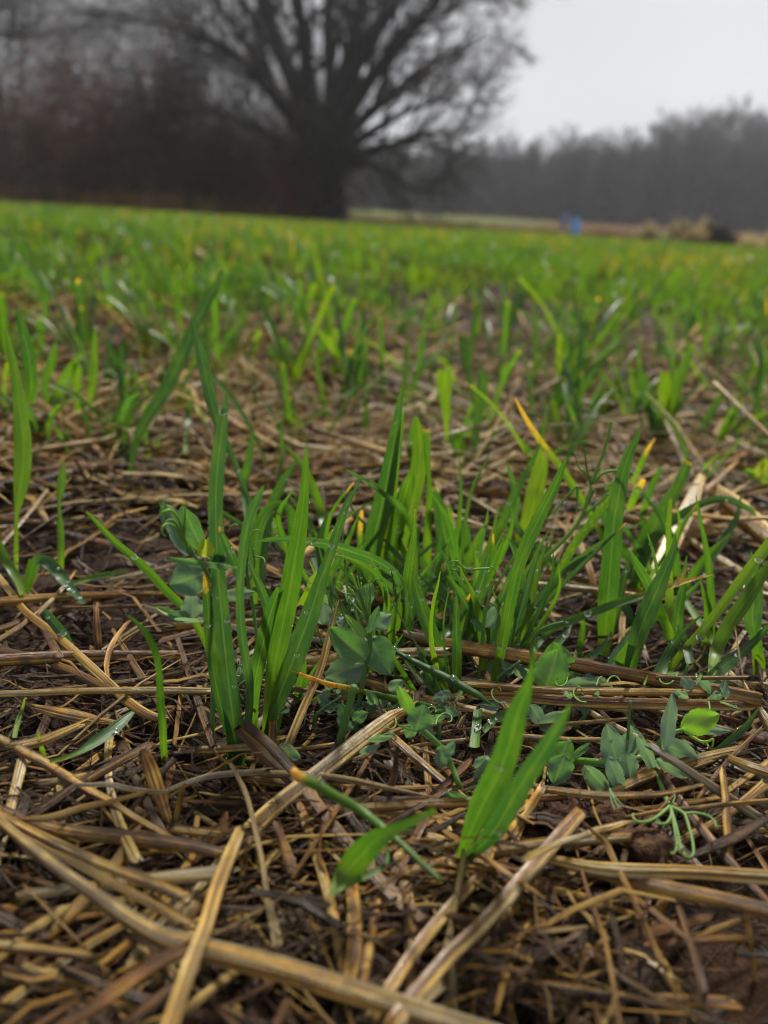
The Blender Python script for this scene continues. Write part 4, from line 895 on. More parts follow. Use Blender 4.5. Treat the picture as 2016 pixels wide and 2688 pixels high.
def pea(label, root, stems, leaves, tendrils, Yoff=0.0):
    r = G(*root); e = empty('pea_plant', r, label, 'pea plant')
    for pts, hue in stems:
        q = [PG(a[0], a[1], r[1] + (a[3] if len(a) > 3 else 0), .001 if k_ == 0 else .008) for k_, a in enumerate(pts)]; ww = [a[2] * mpx(p) / 2 for a, p in zip(pts, q)]
        n = len(q) * 5; c = catmull(np.column_stack([np.array(q), ww]), n); mb = MB()
        tube(mb, c[:, :3], np.maximum(c[:, 3], .00015), 8, tint=(hue, 0, .3)); mb.build('stem', M['pea'], e, r)
        for _ in range(len(q) * 4): DEW.append((c[drs.integers(0, n), :3] + drs.normal(0, .0004, 3), drs.uniform(.0001, .0002)))
    for a in leaves:
        cx, cy, dY, Lp, Wp, ang, o = a; o = dict(o); nd = o.pop('drops', 0)
        v, F, C, U, Nn = leaf_geo(cx, cy, r[1] + dY, Lp, Wp, ang, **o); mb = MB(); mb.add(v, [F], C, U)
        mb.build('leaf', M['pea'], e, r)
        if np.dot(Nn, CAM - v[0]) < 0: Nn = -Nn
        for _ in range(nd): DROPS.append((v[drs.integers(0, len(v))] + Nn * .0001, Nn, drs.uniform(.0002, .0006), label))
        for _ in range(12):
            k = drs.integers(0, 23) * 13 + (0 if drs.random() < .5 else 12); DEW.append((v[k], drs.uniform(.0001, .00018)))
    for pts, wpx, hue in tendrils:
        q = [PG(a[0], a[1], r[1] + (a[2] if len(a) > 2 else 0), .015) for a in pts]; c = catmull(q, len(q) * 6); mb = MB(); m = mpx(q[0])
        tube(mb, c, np.linspace(wpx, wpx * .6, len(c)) * m / 2 * 1.35, 6, tint=(max(hue, .75) if hue > .5 else hue, 0, .4)); mb.build('tendril', M['pea'], e, r)
    return e
pea('pea shoot at upper left of the clump with curled tendrils and a small yellow leaf', (560, 1960),
    [([(556, 1960, 14), (560, 1800, 13), (566, 1650, 12), (560, 1540, 12), (520, 1470, 10), (490, 1440, 9)], .5)],
    [(492, 1520, .002, 100, 96, 200, dict(hue=.28, fold=.12, roll=.2, serr=.03, round_=.8)),
     (470, 1392, .004, 150, 66, 118, dict(hue=.2, fold=.3, roll=.5)),
     (506, 1385, .0, 130, 62, 115, dict(hue=.5, fold=.25, roll=-.4)),
     (540, 1438, -.003, 50, 46, 100, dict(hue=1.0, fold=.2, tilt=.2)),
     (566, 1432, .004, 80, 62, 80, dict(hue=.2, fold=.1, drops=3)),
     (588, 1462, -.001, 60, 40, 10, dict(hue=.3, drops=4)),
     (530, 1473, -.008, 190, 34, -8, dict(hue=.35, fold=.5, roll=.9, drops=5, round_=.9)),
     (506, 1590, .004, 66, 62, 90, dict(hue=.02, fold=.1, drops=2)),
     (498, 1626, -.002, 84, 22, -5, dict(hue=.0, fold=.2, roll=.9)),
     (440, 1606, .002, 70, 22, 160, dict(hue=.75, roll=.6)), (470, 1618, .001, 60, 34, 170, dict(hue=.4, roll=.3)),
     (624, 1560, .008, 90, 34, 10, dict(hue=.05, fold=.1, drops=2)),
     (428, 1345, .004, 60, 22, 95, dict(hue=.4, roll=.6))],
    [([(508, 1458), (480, 1410), (470, 1365, -.002), (450, 1340, -.004), (425, 1345, -.006), (420, 1358, -.006)], 6, .9),
     ([(500, 1455), (478, 1420), (462, 1385, -.002), (440, 1375, -.004), (426, 1385, -.006), (427, 1402, -.006), (434, 1407, -.004)], 6, .85),
     ([(495, 1440), (470, 1390), (455, 1366, -.002), (440, 1366, -.003), (434, 1378, -.004), (440, 1396, -.004), (452, 1402, -.003)], 5, .9),
     ([(500, 1450), (488, 1420), (484, 1380), (486, 1340), (481, 1320)], 5, .8),
     ([(510, 1455), (492, 1415), (470, 1370), (452, 1345), (440, 1336), (428, 1342)], 5, .9),
     ([(432, 1350), (420, 1325), (419, 1308)], 4, .7), ([(436, 1350), (432, 1330), (433, 1312)], 4, .7)])
pea('tendril stalk tangled behind the dark blade left of the clump centre', (690, 1800),
    [([(690, 1800, 10, .01), (665, 1600, 9, .01), (648, 1500, 8, .01), (652, 1440, 7, .01)], .5)], 
    [(640, 1480, .012, 50, 40, 60, dict(hue=.2, drops=4)), (1, 1, .5, 1, 1, 0, dict())][:1],
    [([(650, 1470, .01), (655, 1420, .008), (665, 1395, .006), (680, 1392, .006), (683, 1400, .006)], 4, .85),
     ([(600, 1395, .01), (606, 1382, .008), (618, 1376, .008), (626, 1380, .008)], 4, .8),
     ([(664, 1460, .008), (690, 1465, .006), (695, 1480, .004), (690, 1490, .004)], 4, .6),
     ([(665, 1440, .008), (668, 1480, .006), (662, 1510, .005), (655, 1520, .005)], 5, .5)])
pea('pea shoot mid clump with a feathery upright tendril and two folded leaves', (940, 1920),
    [([(930, 1925, 16), (945, 1830, 14), (960, 1750, 13), (972, 1690, 12), (968, 1640, 11), (956, 1590, 9), (940, 1545, 8)], .45)],
    [(912, 1690, -.002, 128, 80, 140, dict(hue=.5, fold=.4, roll=.3, drops=2)), (996, 1722, .002, 110, 88, -60, dict(hue=.42, fold=.2, roll=-.3, drops=2)),
     (930, 1645, -.003, 80, 28, 130, dict(hue=.75, fold=.5, roll=.6)), (982, 1625, -.001, 76, 26, 70, dict(hue=.4, fold=.4)),
     (905, 1760, .006, 110, 80, 200, dict(hue=.1)), (1040, 1800, .008, 46, 38, 40, dict(hue=.0, drops=1)), (992, 1842, .002, 46, 40, 200, dict(hue=.05)),
     (850, 1610, .014, 60, 46, 90, dict(hue=.0, fold=.05)), (1002, 1628, .016, 60, 50, 30, dict(hue=.05, drops=3)), (960, 1560, .02, 70, 50, 60, dict(hue=.3))],
    [([(966, 1640), (955, 1590), (940, 1550), (928, 1520), (922, 1505)], 6, .95), ([(964, 1630), (948, 1590), (930, 1565), (915, 1540)], 5, .95),
     ([(966, 1620), (952, 1570), (942, 1535), (938, 1512)], 5, .9), ([(966, 1635), (940, 1600), (922, 1580), (912, 1572)], 5, .9),
     ([(962, 1610), (945, 1575), (925, 1560, -.002), (905, 1558, -.003), (888, 1548, -.004), (880, 1538, -.004), (885, 1529, -.004), (896, 1531, -.003), (898, 1540, -.003)], 4, .8),
     ([(968, 1630), (962, 1570), (958, 1540)], 5, .9), ([(970, 1615), (972, 1560), (968, 1525)], 4, .7), ([(968, 1600), (975, 1540), (985, 1520), (992, 1520)], 4, .8),
     ([(958, 1600), (950, 1560), (948, 1530)], 5, .95), ([(956, 1605), (936, 1575), (924, 1548)], 5, .95), ([(960, 1620), (930, 1590), (914, 1566)], 5, .85)])
pea('small pea shoot with one round scalloped leaf below the middle of the clump', (1225, 2100),
    [([(1228, 2100, 15), (1205, 2060, 15), (1185, 2010, 15), (1160, 1965, 16), (1120, 1925, 14), (1100, 1910, 10)], .6), ([(1228, 2090, 18), (1250, 2040, 18), (1282, 1992, 16)], .1)],
    [(1103, 1884, -.002, 72, 66, 70, dict(hue=.4, fold=.08, serr=.05, round_=.85, drops=2)), (1064, 1836, .002, 86, 36, 118, dict(hue=.8, fold=.25, roll=-.3)),
     (1075, 1912, 0, 60, 10, 165, dict(hue=.6)), (1160, 1985, -.002, 60, 44, -100, dict(hue=.25, serr=.08, drops=2)), (1180, 1965, -.002, 46, 30, 60, dict(hue=.2, serr=.08)),
     (1200, 2095, -.003, 70, 34, 150, dict(hue=.4, serr=.08)), (1265, 2000, .004, 50, 34, 40, dict(hue=.1, drops=2)), (1000, 1935, .002, 70, 26, 10, dict(hue=.15, roll=.5, drops=2)), (970, 1965, 0, 56, 26, 20, dict(hue=.05, roll=.4)),
     (1330, 1975, .006, 80, 40, 60, dict(hue=.1, drops=2)), (760, 1975, .006, 66, 40, -30, dict(hue=.05, drops=3)), (900, 1870, .01, 50, 30, 100, dict(hue=.4, serr=.1)), (945, 1880, .012, 44, 34, 30, dict(hue=.4, serr=.1))],
    [([(1010, 1928), (1030, 1926), (1040, 1938), (1034, 1944)], 5, .3), ([(1085, 1905), (1050, 1905), (1040, 1898)], 4, .5)])
pea('thick pale pea stalk rising from dark soil in the clump shade', (885, 2030),
    [([(888, 2030, 22), (895, 1940, 22), (915, 1860, 20), (930, 1800, 18)], .5)], [(905, 1900, .003, 50, 30, 150, dict(hue=.3, serr=.1))], [])
pea('pair of round bright pea leaves standing upright behind the front straw', (1420, 1850),
    [([(1420, 1850, 13), (1405, 1770, 12), (1395, 1700, 11, -.002), (1412, 1660, 9, -.004), (1450, 1640, 7, -.006), (1480, 1632, 4, -.006)], .45)],
    [(1448, 1758, -.004, 118, 94, 72, dict(hue=.55, fold=.06, round_=.85, cup=.05)), (1462, 1745, .003, 124, 92, 100, dict(hue=.62, fold=.06, round_=.85)),
     (1525, 1800, .008, 100, 50, 10, dict(hue=.02, drops=5)), (1570, 1790, .01, 80, 50, -20, dict(hue=.02, drops=3)), (1550, 1790, .006, 60, 8, -60, dict(hue=.3)),
     (1640, 1800, .006, 40, 20, 60, dict(hue=.6)), (1410, 1880, .004, 70, 40, -60, dict(hue=.05, drops=3)), (1450, 1890, .004, 80, 46, 30, dict(hue=.08))],
    [([(1590, 1800, .004), (1600, 1780, .004), (1615, 1775, .004), (1628, 1788, .004), (1626, 1800, .004)], 4, .7), ([(1565, 1800, .004), (1572, 1782, .002), (1580, 1775, .002)], 4, .7),
     ([(1690, 1800, .004), (1700, 1775, .004), (1705, 1765, .004)], 5, .8)])
pea('grey green pea plant at the right with one bright leaf and tendrils clawing the soil', (1690, 2030),
    [([(1500, 1995, 18), (1560, 2000, 19), (1600, 2002, 18), (1650, 1995, 16), (1690, 1985, 15), (1722, 1972, 13), (1738, 1940, 12), (1760, 1925, 12), (1795, 1915, 10), (1830, 1905, 7)], .75),
     ([(1722, 2000, 12, -.004), (1732, 2050, 14, -.008), (1746, 2090, 15, -.011), (1758, 2118, 14, -.013)], .7), ([(1645, 1990, 8), (1650, 1900, 8), (1655, 1840, 6)], .5)],
    [(1752, 1892, -.004, 156, 52, 82, dict(hue=.0, fold=.3, roll=.4, drops=2)), (1836, 1893, -.003, 106, 72, 20, dict(hue=.92, fold=.14, drops=0, round_=.85)),
     (1878, 1918, .002, 80, 22, 0, dict(hue=.0, fold=.2, drops=3)), (1702, 1985, -.006, 120, 34, -65, dict(hue=.0, fold=.4, roll=.5, drops=2)),
     (1772, 2016, -.005, 112, 40, -28, dict(hue=.0, fold=.2, roll=.2, drops=3)), (1785, 1970, -.001, 100, 56, -22, dict(hue=.12, fold=.15)),
     (1606, 1955, -.004, 116, 66, 105, dict(hue=.1, fold=.15, drops=9)), (1616, 2038, -.007, 110, 44, -70, dict(hue=.05, fold=.3)), (1640, 1960, .003, 90, 60, 70, dict(hue=.1)), 
     (1568, 2046, -.009, 104, 48, -48, dict(hue=.2, fold=.4, roll=.3, drops=2)), (1472, 1980, -.002, 92, 84, 60, dict(hue=.5, fold=.15, roll=.3, drops=1)), (1468, 2020, -.004, 80, 70, 250, dict(hue=.35, fold=.2)),
     (1524, 1970, .003, 60, 22, 40, dict(hue=.4)), (1668, 1935, .002, 80, 36, 120, dict(hue=.0, drops=4)), (1650, 2010, -.002, 70, 50, -80, dict(hue=.1))],
    [([(1758, 2116, -.013), (1730, 2140, -.015), (1700, 2156, -.016), (1672, 2156, -.016), (1660, 2142, -.015), (1664, 2136, -.014)], 7, .8),
     ([(1760, 2118, -.013), (1762, 2140, -.015), (1750, 2160, -.016), (1730, 2162, -.016), (1720, 2158, -.016)], 7, .8),
     ([(1760, 2120, -.013), (1772, 2160, -.015), (1782, 2200, -.018), (1786, 2234, -.019)], 7, .75), ([(1762, 2124, -.013), (1770, 2175, -.016), (1776, 2220, -.018), (1765, 2244, -.019), (1762, 2236, -.019)], 5, .7),
     ([(1762, 2118, -.013), (1795, 2136, -.014), (1808, 2170, -.016), (1818, 2210, -.018), (1820, 2240, -.019), (1810, 2250, -.019), (1798, 2246, -.019), (1796, 2236, -.019)], 7, .75),
     ([(1795, 2136, -.014), (1825, 2134, -.014), (1860, 2142, -.015), (1878, 2160, -.016), (1878, 2172, -.016)], 6, .75),
     ([(1810, 1930, -.002), (1840, 1946, -.004), (1862, 1945, -.005), (1872, 1940, -.005), (1870, 1960, -.005)], 6, .95), ([(1848, 1946, -.004), (1858, 1956, -.005), (1856, 1966, -.005)], 4, .95),
     ([(1600, 2070, -.01), (1612, 2098, -.012), (1626, 2124, -.013)], 5, .5), ([(1605, 2080, -.01), (1625, 2105, -.012), (1638, 2116, -.013)], 4, .5), ([(1600, 2070, -.01), (1606, 2105, -.012), (1614, 2128, -.013)], 4, .5),
     ([(1765, 2110, -.013), (1772, 2090, -.012), (1764, 2080, -.012)], 4, .5)])
pea('wiry pale pea stalk with forked tendril tips above the right of the clump', (1345, 1640),
    [([(1345, 1640, 13), (1362, 1530, 13), (1390, 1500, 13), (1430, 1465, 13), (1485, 1412, 12), (1525, 1360, 10), (1545, 1300, 8), (1552, 1270, 7)], .85),
     ([(1525, 1356, 9), (1560, 1330, 8), (1600, 1295, 6)], .7)],
    [(1600, 1275, .01, 30, 14, 40, dict(hue=.6))],
    [([(1552, 1272), (1535, 1240), (1518, 1225), (1510, 1190)], 5, .6), ([(1550, 1270), (1540, 1230), (1536, 1190), (1530, 1165), (1538, 1156)], 5, .5),
     ([(1553, 1270), (1570, 1225), (1585, 1185), (1600, 1130), (1604, 1105)], 8, .6), ([(1555, 1270), (1580, 1245), (1605, 1236), (1635, 1238), (1650, 1250), (1648, 1258)], 7, .6),
     ([(1516, 1275), (1490, 1300), (1462, 1335), (1430, 1365), (1420, 1372)], 5, .6), ([(1516, 1275), (1515, 1320), (1512, 1350)], 6, .6), ([(1560, 1285), (1545, 1320), (1530, 1350)], 5, .5)])
pea('curly pea tendrils looping between two drop covered leaves in the clump', (1250, 1800),
    [([(1255, 1800, 10), (1265, 1700, 10), (1272, 1620, 9), (1285, 1560, 6)], .6)],
    [(1290, 1620, .004, 60, 40, 70, dict(hue=.05, drops=3)), (1310, 1690, .006, 70, 40, 40, dict(hue=.1, drops=4)), (1255, 1640, .004, 40, 20, 120, dict(hue=.5))],
    [([(1285, 1560), (1295, 1530), (1302, 1510), (1298, 1492), (1285, 1486)], 4, .7), ([(1285, 1492), (1250, 1494), (1228, 1495), (1214, 1488), (1205, 1478), (1195, 1475), (1198, 1486), (1206, 1492), (1190, 1496), (1182, 1485), (1180, 1478), (1190, 1472), (1205, 1474)], 5, .85),
     ([(1228, 1495), (1240, 1502), (1243, 1496), (1236, 1490), (1226, 1491)], 4, .85), ([(1280, 1580), (1300, 1590), (1308, 1610), (1314, 1620)], 4, .4)])
pea('feathery yellow green pea shoot blurred behind the straw at the right edge', (2000, 1330),
    [([(2005, 1330, 8), (1998, 1280, 8), (1990, 1245, 7)], .9)], [(2000, 1230, 0, 60, 34, 60, dict(hue=1)), (1975, 1245, 0, 50, 26, 150, dict(hue=.9)), (2012, 1255, 0, 50, 34, 20, dict(hue=.95))],
    [([(1990, 1250), (1965, 1240), (1950, 1236)], 5, .9), ([(1998, 1250), (2002, 1215), (1995, 1200)], 5, .95)])

# low pea growth in the dark foot of the clump
for k in range(13):
    bx = frs.uniform(600, 1560) if k < 10 else frs.uniform(1560, 1900); by = frs.uniform(1820, 1985); lv = []; st = [(bx, by, 10)]
    for q in range(frs.integers(4, 8)):
        a = frs.uniform(0, 360); r_ = frs.uniform(20, 90)
        lv.append((bx + math.cos(rad(a)) * r_, by - 50 - abs(math.sin(rad(a))) * r_, frs.uniform(-.004, .012), frs.uniform(26, 62), frs.uniform(14, 40), a + frs.normal(0, 40), dict(hue=float(np.clip(frs.normal(.12, .18), 0, 1)), fold=frs.uniform(.05, .5), roll=frs.uniform(-.9, .9), tilt=frs.uniform(-.6, .6), serr=.07, drops=int(frs.integers(0, 3)))))
    tn = []
    for q in range(frs.integers(0, 3)):
        x, y, a = bx + frs.normal(0, 20), by - 70, frs.uniform(0, 6.28); pl = []
        for g in range(9): pl.append((x, y, .004 - g * .0006)); x += math.cos(a) * (14 - g); y += math.sin(a) * (14 - g); a += .35 + g * .09
        tn.append((pl, 4, .7))
    e = pea('x', (bx, by), [([(bx, by, 11), (bx + frs.normal(0, 15), by - 45, 10), (bx + frs.normal(0, 30), by - 95, 8)], .4)], lv, tn)
    z_ = 'left half' if bx < 950 else 'middle' if bx < 1300 else 'right half'
    tag(e, f'low crumpled pea growth in the shaded foot of the {z_} of the clump', None, f'low pea growth in the {z_} of the clump')

# ------------------------------------------------------------------ straw
def straw_geo(mb, p, wd, tone, mold=.5, spk=.2, flat=.4, k=14, groove=.09, rag=.0045):
    T = nrm(np.gradient(p, axis=0)); V = viewdir(p); S = nrm(np.cross(T, V)); 
    for i in range(1, len(p)):
        if np.dot(S[i], S[i - 1]) < 0: S[i] = -S[i]
    U = np.cross(S, T)
    an = np.linspace(0, 2 * math.pi, k, endpoint=False); prof = 1 + groove * RNG.normal(0, 1, k).clip(-1.6, 1.0) * np.abs(np.sin(an)) - (.38 * np.exp(-((an - math.pi / 2 - RNG.normal(0, .3)) / .42) ** 2) if RNG.random() < .55 else 0)
    n = len(p); tn = np.clip(tone + .10 * np.sin(np.linspace(0, 9, n) + random.random() * 6) , 0, 1)
    tt = np.stack([tn, np.full(n, mold), np.full(n, spk), np.ones(n)], 1)
    tube(mb, p, wd / 2, k, flat, prof=prof, S=S, U=U, rag=rag, tints=tt)
    st = RNG.normal(0, .13, k) - .10 * (RNG.random(k) < .25)
    mb.t[-1][:, 0] = np.clip(mb.t[-1][:, 0] + np.tile(st, n), 0, 1)
NST = [0]
def straw(label, pts, lift=(.004, .004), tone=.6, group=None, **o):
    q = [G(a[0], a[1], lift[0] + (lift[1] - lift[0]) * k / (len(pts) - 1)) for k, a in enumerate(pts)]
    ww = [a[2] * mpx(p) for a, p in zip(pts, q)]
    dn = 5 if len(q) > 2 else 10
    c = catmull(np.column_stack([np.array(q), ww]), max(10, len(q) * dn)); mb = MB()
    nd_ = random.random()
    if c[len(c) // 2, 3] > .0022 and len(q) > 2 and nd_ < .6:          # a node on the stalk
        tq = np.linspace(0, 1, len(c)); c[:, 3] *= 1 + .22 * np.exp(-((tq - .2 - nd_) / .02) ** 2)
    straw_geo(mb, c[:, :3], np.maximum(c[:, 3], .0003), tone, **o)
    ob = mb.build('straw_stalk', M['straw'], None, q[0]); NST[0] += 1
    return tag(ob, label, 'straw', group)
def leafstraw(label, pts, lift=(.004, .004), tone=.6, group=None, dry=1.0, curl=.3):
    """a flat withered leaf"""
    q = [G(a[0], a[1], lift[0] + (lift[1] - lift[0]) * k / (len(pts) - 1)) for k, a in enumerate(pts)]
    ww = [a[2] * mpx(p) for a, p in zip(pts, q)]; c = catmull(np.column_stack([np.array(q), ww]), max(10, len(q) * 5)); mb = MB()
    blade_geo(mb, c[:, :3], np.maximum(c[:, 3], .0003), hue=tone, dryall=.5, fold=.22, twist=curl, cut=True, pale=0)
    for t in mb.t: t[:, 1] = .5; t[:, 2] = .3
    ob = mb.build('withered_leaf', M['straw'], None, q[0]); NST[0] += 1
    return tag(ob, label, 'withered leaf', group)
# pale and dark stalks at the clump
straw('weathered brown stalk with dark ridges lying through the right of the green clump', [(1071, 1668, 20), (1100, 1676, 32), (1170, 1692, 36), (1260, 1706, 38), (1356, 1722, 40), (1493, 1742, 36), (1654, 1772, 38), (1822, 1805, 42), (1966, 1832, 42)], (.017, .013), .45, mold=.75, groove=.2)
straw('upper pale half of the split straw lying before the round pea leaves', [(1236, 1796, 14), (1360, 1806, 17), (1527, 1814, 18), (1780, 1818, 20), (1960, 1824, 12)], (.016, .012), .62, mold=.35, flat=.6)
straw('lower broad half of the split straw before the round pea leaves', [(1252, 1826, 20), (1360, 1830, 26), (1527, 1842, 28), (1780, 1850, 30), (1958, 1852, 26)], (.013, .011), .72, mold=.4, groove=.18)
straw('thin broken end hanging off the split straw at the right', [(1966, 1820, 12), (1985, 1860, 12), (2010, 1905, 12), (2040, 1950, 10)], (.013, .004), .5)
straw('long broken straw with speckled torn top slanting from the clump to lower left', [(1058, 1866, 14), (1030, 1882, 36), (955, 1937, 44), (850, 2020, 46), (770, 2080, 44), (702, 2136, 46), (650, 2190, 50), (570, 2285, 44), (487, 2394, 40)], (.016, .006), .74, mold=.25, spk=1.0, flat=.4, rag=.006)
straw('reddish dark bundle of fibres crossing under the frosted stem', [(640, 1930, 22), (702, 1988, 34), (787, 2064, 42), (871, 2172, 42), (976, 2300, 48), (1060, 2385, 50), (1124, 2440, 40)], (.013, .006), .40, mold=.7, groove=.25)
straw('dark brown stub at the end of the frosted stem', [(664, 1916, 22), (702, 1950, 27), (740, 1990, 28), (775, 2030, 24)], (.02, .018), .16, mold=.6)
straw('upright tan straw stub behind the frosted stem', [(1112, 1940, 18), (1117, 1985, 18), (1124, 2060, 18), (1127, 2104, 18)], (.008, .004), .6, mold=.3)
straw('slim yellow straw leaning through the foot of the green clump', [(882, 1600, 10), (862, 1680, 20), (840, 1760, 20), (800, 1850, 22), (765, 1935, 22), (740, 2000, 20)], (.035, .005), .62, mold=.4)
straw('thin straw sliver beside the slim yellow straw in the clump', [(838, 1745, 6), (810, 1815, 10), (780, 1890, 10), (755, 1950, 8)], (.016, .005), .6)
straw('long pale straw lying level at the left across the yellow one', [(-30, 1822, 16), (60, 1820, 17), (211, 1814, 17), (422, 1812, 19), (565, 1815, 18)], (.012, .012), .78, mold=.25, spk=.5)
straw('long yellow straw slanting down to the right at the left of the clump', [(-20, 1495, 16), (30, 1558, 18), (63, 1602, 19), (110, 1640, 20), (169, 1687, 22), (274, 1784, 25), (340, 1845, 26), (380, 1872, 26), (412, 1884, 20)], (.008, .010), .70, mold=.1, spk=.2)
straw('thin bent straw running to lower left under the bent seedling', [(190, 1510, 8), (152, 1558, 12), (80, 1625, 12), (-20, 1690, 12)], (.010, .006), .74)
straw('grey split straw lying left of the long slanting wide one', [(-30, 2108, 18), (60, 2150, 30), (169, 2180, 36), (380, 2205, 38), (480, 2218, 34), (565, 2236, 26)], (.009, .010), .55, mold=.85, groove=.25)
straw('stout straw with dark bands above the huge blurred stalk at lower left', [(-20, 2125, 18), (42, 2162, 24), (160, 2220, 26), (290, 2278, 28), (390, 2315, 30), (468, 2348, 28)], (.012, .014), .74, mold=.8)
straw('long straw running beside the banded one towards the huge front stalk', [(60, 2190, 16), (150, 2240, 20), (300, 2320, 22), (420, 2385, 24), (520, 2440, 28)], (.010, .010), .70, mold=.4)
straw('huge blurred grey tan stalk lying across the front of the picture', [(-40, 2120, 20), (40, 2190, 24), (127, 2260, 30), (253, 2352, 34), (380, 2437, 44), (470, 2476, 56), (640, 2520, 60), (760, 2550, 60), (871, 2585, 60), (1000, 2625, 58), (1110, 2660, 56), (1290, 2715, 54)], (.014, .016), .84, mold=.6, groove=.15)
straw('bright yellow straw standing across the huge front stalk', [(622, 2200, 30), (600, 2252, 36), (570, 2330, 38), (540, 2430, 38), (512, 2500, 38), (490, 2560, 40), (468, 2625, 42), (440, 2710, 46)], (.018, .030), .70, mold=.4, spk=.1, flat=.6)
straw('short bright orange straw piece at the bottom left', [(170, 2690, 28), (230, 2655, 32), (274, 2624, 34), (330, 2584, 36), (380, 2548, 38), (425, 2520, 38), (458, 2504, 34)], (.018, .018), .50, mold=.1, spk=.3, flat=.6)
straw('brown speckled straw slanting from the left edge to the middle', [(-20, 1930, 22), (60, 1972, 26), (130, 2010, 26), (211, 2064, 26), (290, 2106, 24), (338, 2138, 22), (435, 2195, 20)], (.010, .009), .60, mold=.75, spk=.6)
straw('slim yellow straw crossing over the speckled one at the left', [(40, 2150, 12), (127, 2147, 18), (211, 2122, 18), (290, 2104, 14), (346, 2090, 10)], (.012, .014), .70, mold=.3, spk=.5)
straw('ragged rusty straw flake at the left below the level pale straw', [(90, 1856, 14), (160, 1872, 30), (230, 1886, 28), (270, 1892, 14)], (.009, .008), .50, mold=.7, groove=.3)
straw('thick pale straw end at the left edge beside the low leaf', [(55, 1958, 26), (110, 1945, 26), (160, 1925, 24), (205, 1905, 18)], (.01, .01), .72, mold=.4)
straw('broad frayed stump of straw behind the lone curved blade', [(385, 1990, 30), (400, 2030, 38), (420, 2090, 34), (440, 2150, 22), (452, 2180, 12)], (.018, .004), .58, mold=.6, groove=.28, rag=.004)
straw('straw sliver leaning against the frayed stump', [(480, 2070, 10), (470, 2110, 16), (455, 2180, 12)], (.016, .004), .66)
straw('mottled white straw lying level before the frayed stump', [(235, 2060, 10), (290, 2060, 14), (360, 2074, 14), (430, 2078, 10), (470, 2062, 12), (560, 2036, 16), (680, 2026, 16)], (.013, .013), .95, mold=.4, spk=.8)
straw('bleached straw lying behind the frosted stem towards the centre', [(690, 2030, 16), (808, 2033, 17), (900, 2044, 17), (980, 2060, 16), (1074, 2080, 10), (1137, 2092, 2)], (.012, .012), .95, mold=.45, spk=.3)
leafstraw('long thin bleached leaf hanging down left of the centre', [(603, 2002, 8), (625, 2040, 11), (648, 2090, 13), (671, 2180, 13), (690, 2270, 13), (702, 2350, 16), (722, 2440, 24), (728, 2480, 22)], (.016, .010), .9)
straw('narrow yellow straw running down from the frosted stem', [(778, 2095, 18), (795, 2135, 22), (808, 2182, 24), (837, 2266, 26), (860, 2340, 28), (878, 2420, 28), (895, 2520, 24)], (.009, .009), .66, mold=.5)
leafstraw('thin bent leaf forming an arch over the straw left of centre', [(690, 2280, 8), (720, 2240, 9), (770, 2200, 11), (800, 2192, 12), (830, 2200, 10), (896, 2262, 8)], (.010, .010), .8)
straw('short upright rust brown stub left of the narrow yellow straw', [(735, 2190, 20), (750, 2235, 28), (772, 2300, 34), (782, 2312, 30)], (.012, .006), .42, mold=.5, groove=.25)
straw('wide spotted straw standing upright at the bottom centre', [(925, 2330, 34), (930, 2390, 38), (932, 2470, 42), (925, 2540, 40), (918, 2580, 30)], (.008, .012), .62, mold=.6, spk=.6)
straw('slim tan straw right of the wide spotted one', [(992, 2370, 16), (982, 2420, 24), (970, 2490, 26), (955, 2570, 26)], (.007, .010), .62, mold=.5)
straw('long straw slanting to lower left under the green V plant', [(1290, 2240, 16), (1268, 2290, 26), (1230, 2330, 30), (1187, 2376, 32), (1103, 2478, 34), (1031, 2585, 36), (990, 2650, 34)], (.010, .012), .64, mold=.5)
straw('thick round straw slanting from the soil clods to the bottom centre', [(1512, 2145, 36), (1480, 2182, 40), (1443, 2224, 40), (1371, 2306, 40), (1320, 2368, 40), (1251, 2442, 40), (1175, 2514, 42), (1085, 2620, 46), (1030, 2690, 46)], (.014, .016), .68, mold=.55)
straw('thin straw leaning against the soil clod right of the V plant', [(1416, 2080, 22), (1390, 2120, 26), (1350, 2175, 28), (1325, 2215, 26)], (.012, .006), .58, mold=.4)
straw('brown ribbed straw under the grey green pea leaves', [(1402, 2064, 12), (1450, 2074, 20), (1569, 2088, 22), (1650, 2088, 20), (1738, 2084, 16), (1835, 2062, 10)], (.012, .012), .55, mold=.7, groove=.2)
straw('long pale straw reaching the right edge below the soil clod', [(1420, 2250, 16), (1480, 2262, 24), (1560, 2278, 32), (1654, 2286, 37), (1822, 2290, 34), (1940, 2298, 36), (2050, 2306, 38)], (.012, .014), .80, mold=.25, groove=.14)
straw('dark barred straw just below the long pale one at the right', [(1451, 2258, 24), (1540, 2280, 32), (1611, 2298, 36), (1738, 2330, 40), (1864, 2355, 40), (2050, 2400, 42)], (.010, .012), .70, mold=.85)
straw('broad flat straw end under the pale pair of straws', [(1424, 2318, 40), (1470, 2310, 52), (1530, 2300, 40), (1580, 2296, 16)], (.005, .006), .62, mold=.5, flat=.25, groove=.2)
straw('slender straw kinked sharply at its lower end on bare soil', [(1566, 2190, 8), (1592, 2216, 16), (1620, 2275, 16), (1654, 2342, 16), (1690, 2420, 15), (1717, 2484, 15), (1750, 2556, 15)], (.016, .008), .62, mold=.3)
straw('short slender arm beyond the sharp kink on bare soil', [(1754, 2558, 15), (1720, 2535, 16), (1680, 2510, 16), (1620, 2488, 12)], (.008, .007), .70, mold=.2)
straw('brown straw slanting down to the kinked one at lower right', [(1450, 2350, 12), (1476, 2402, 20), (1506, 2456, 26), (1560, 2508, 22), (1611, 2552, 18), (1670, 2590, 15), (1730, 2625, 10)], (.010, .008), .46, mold=.4)
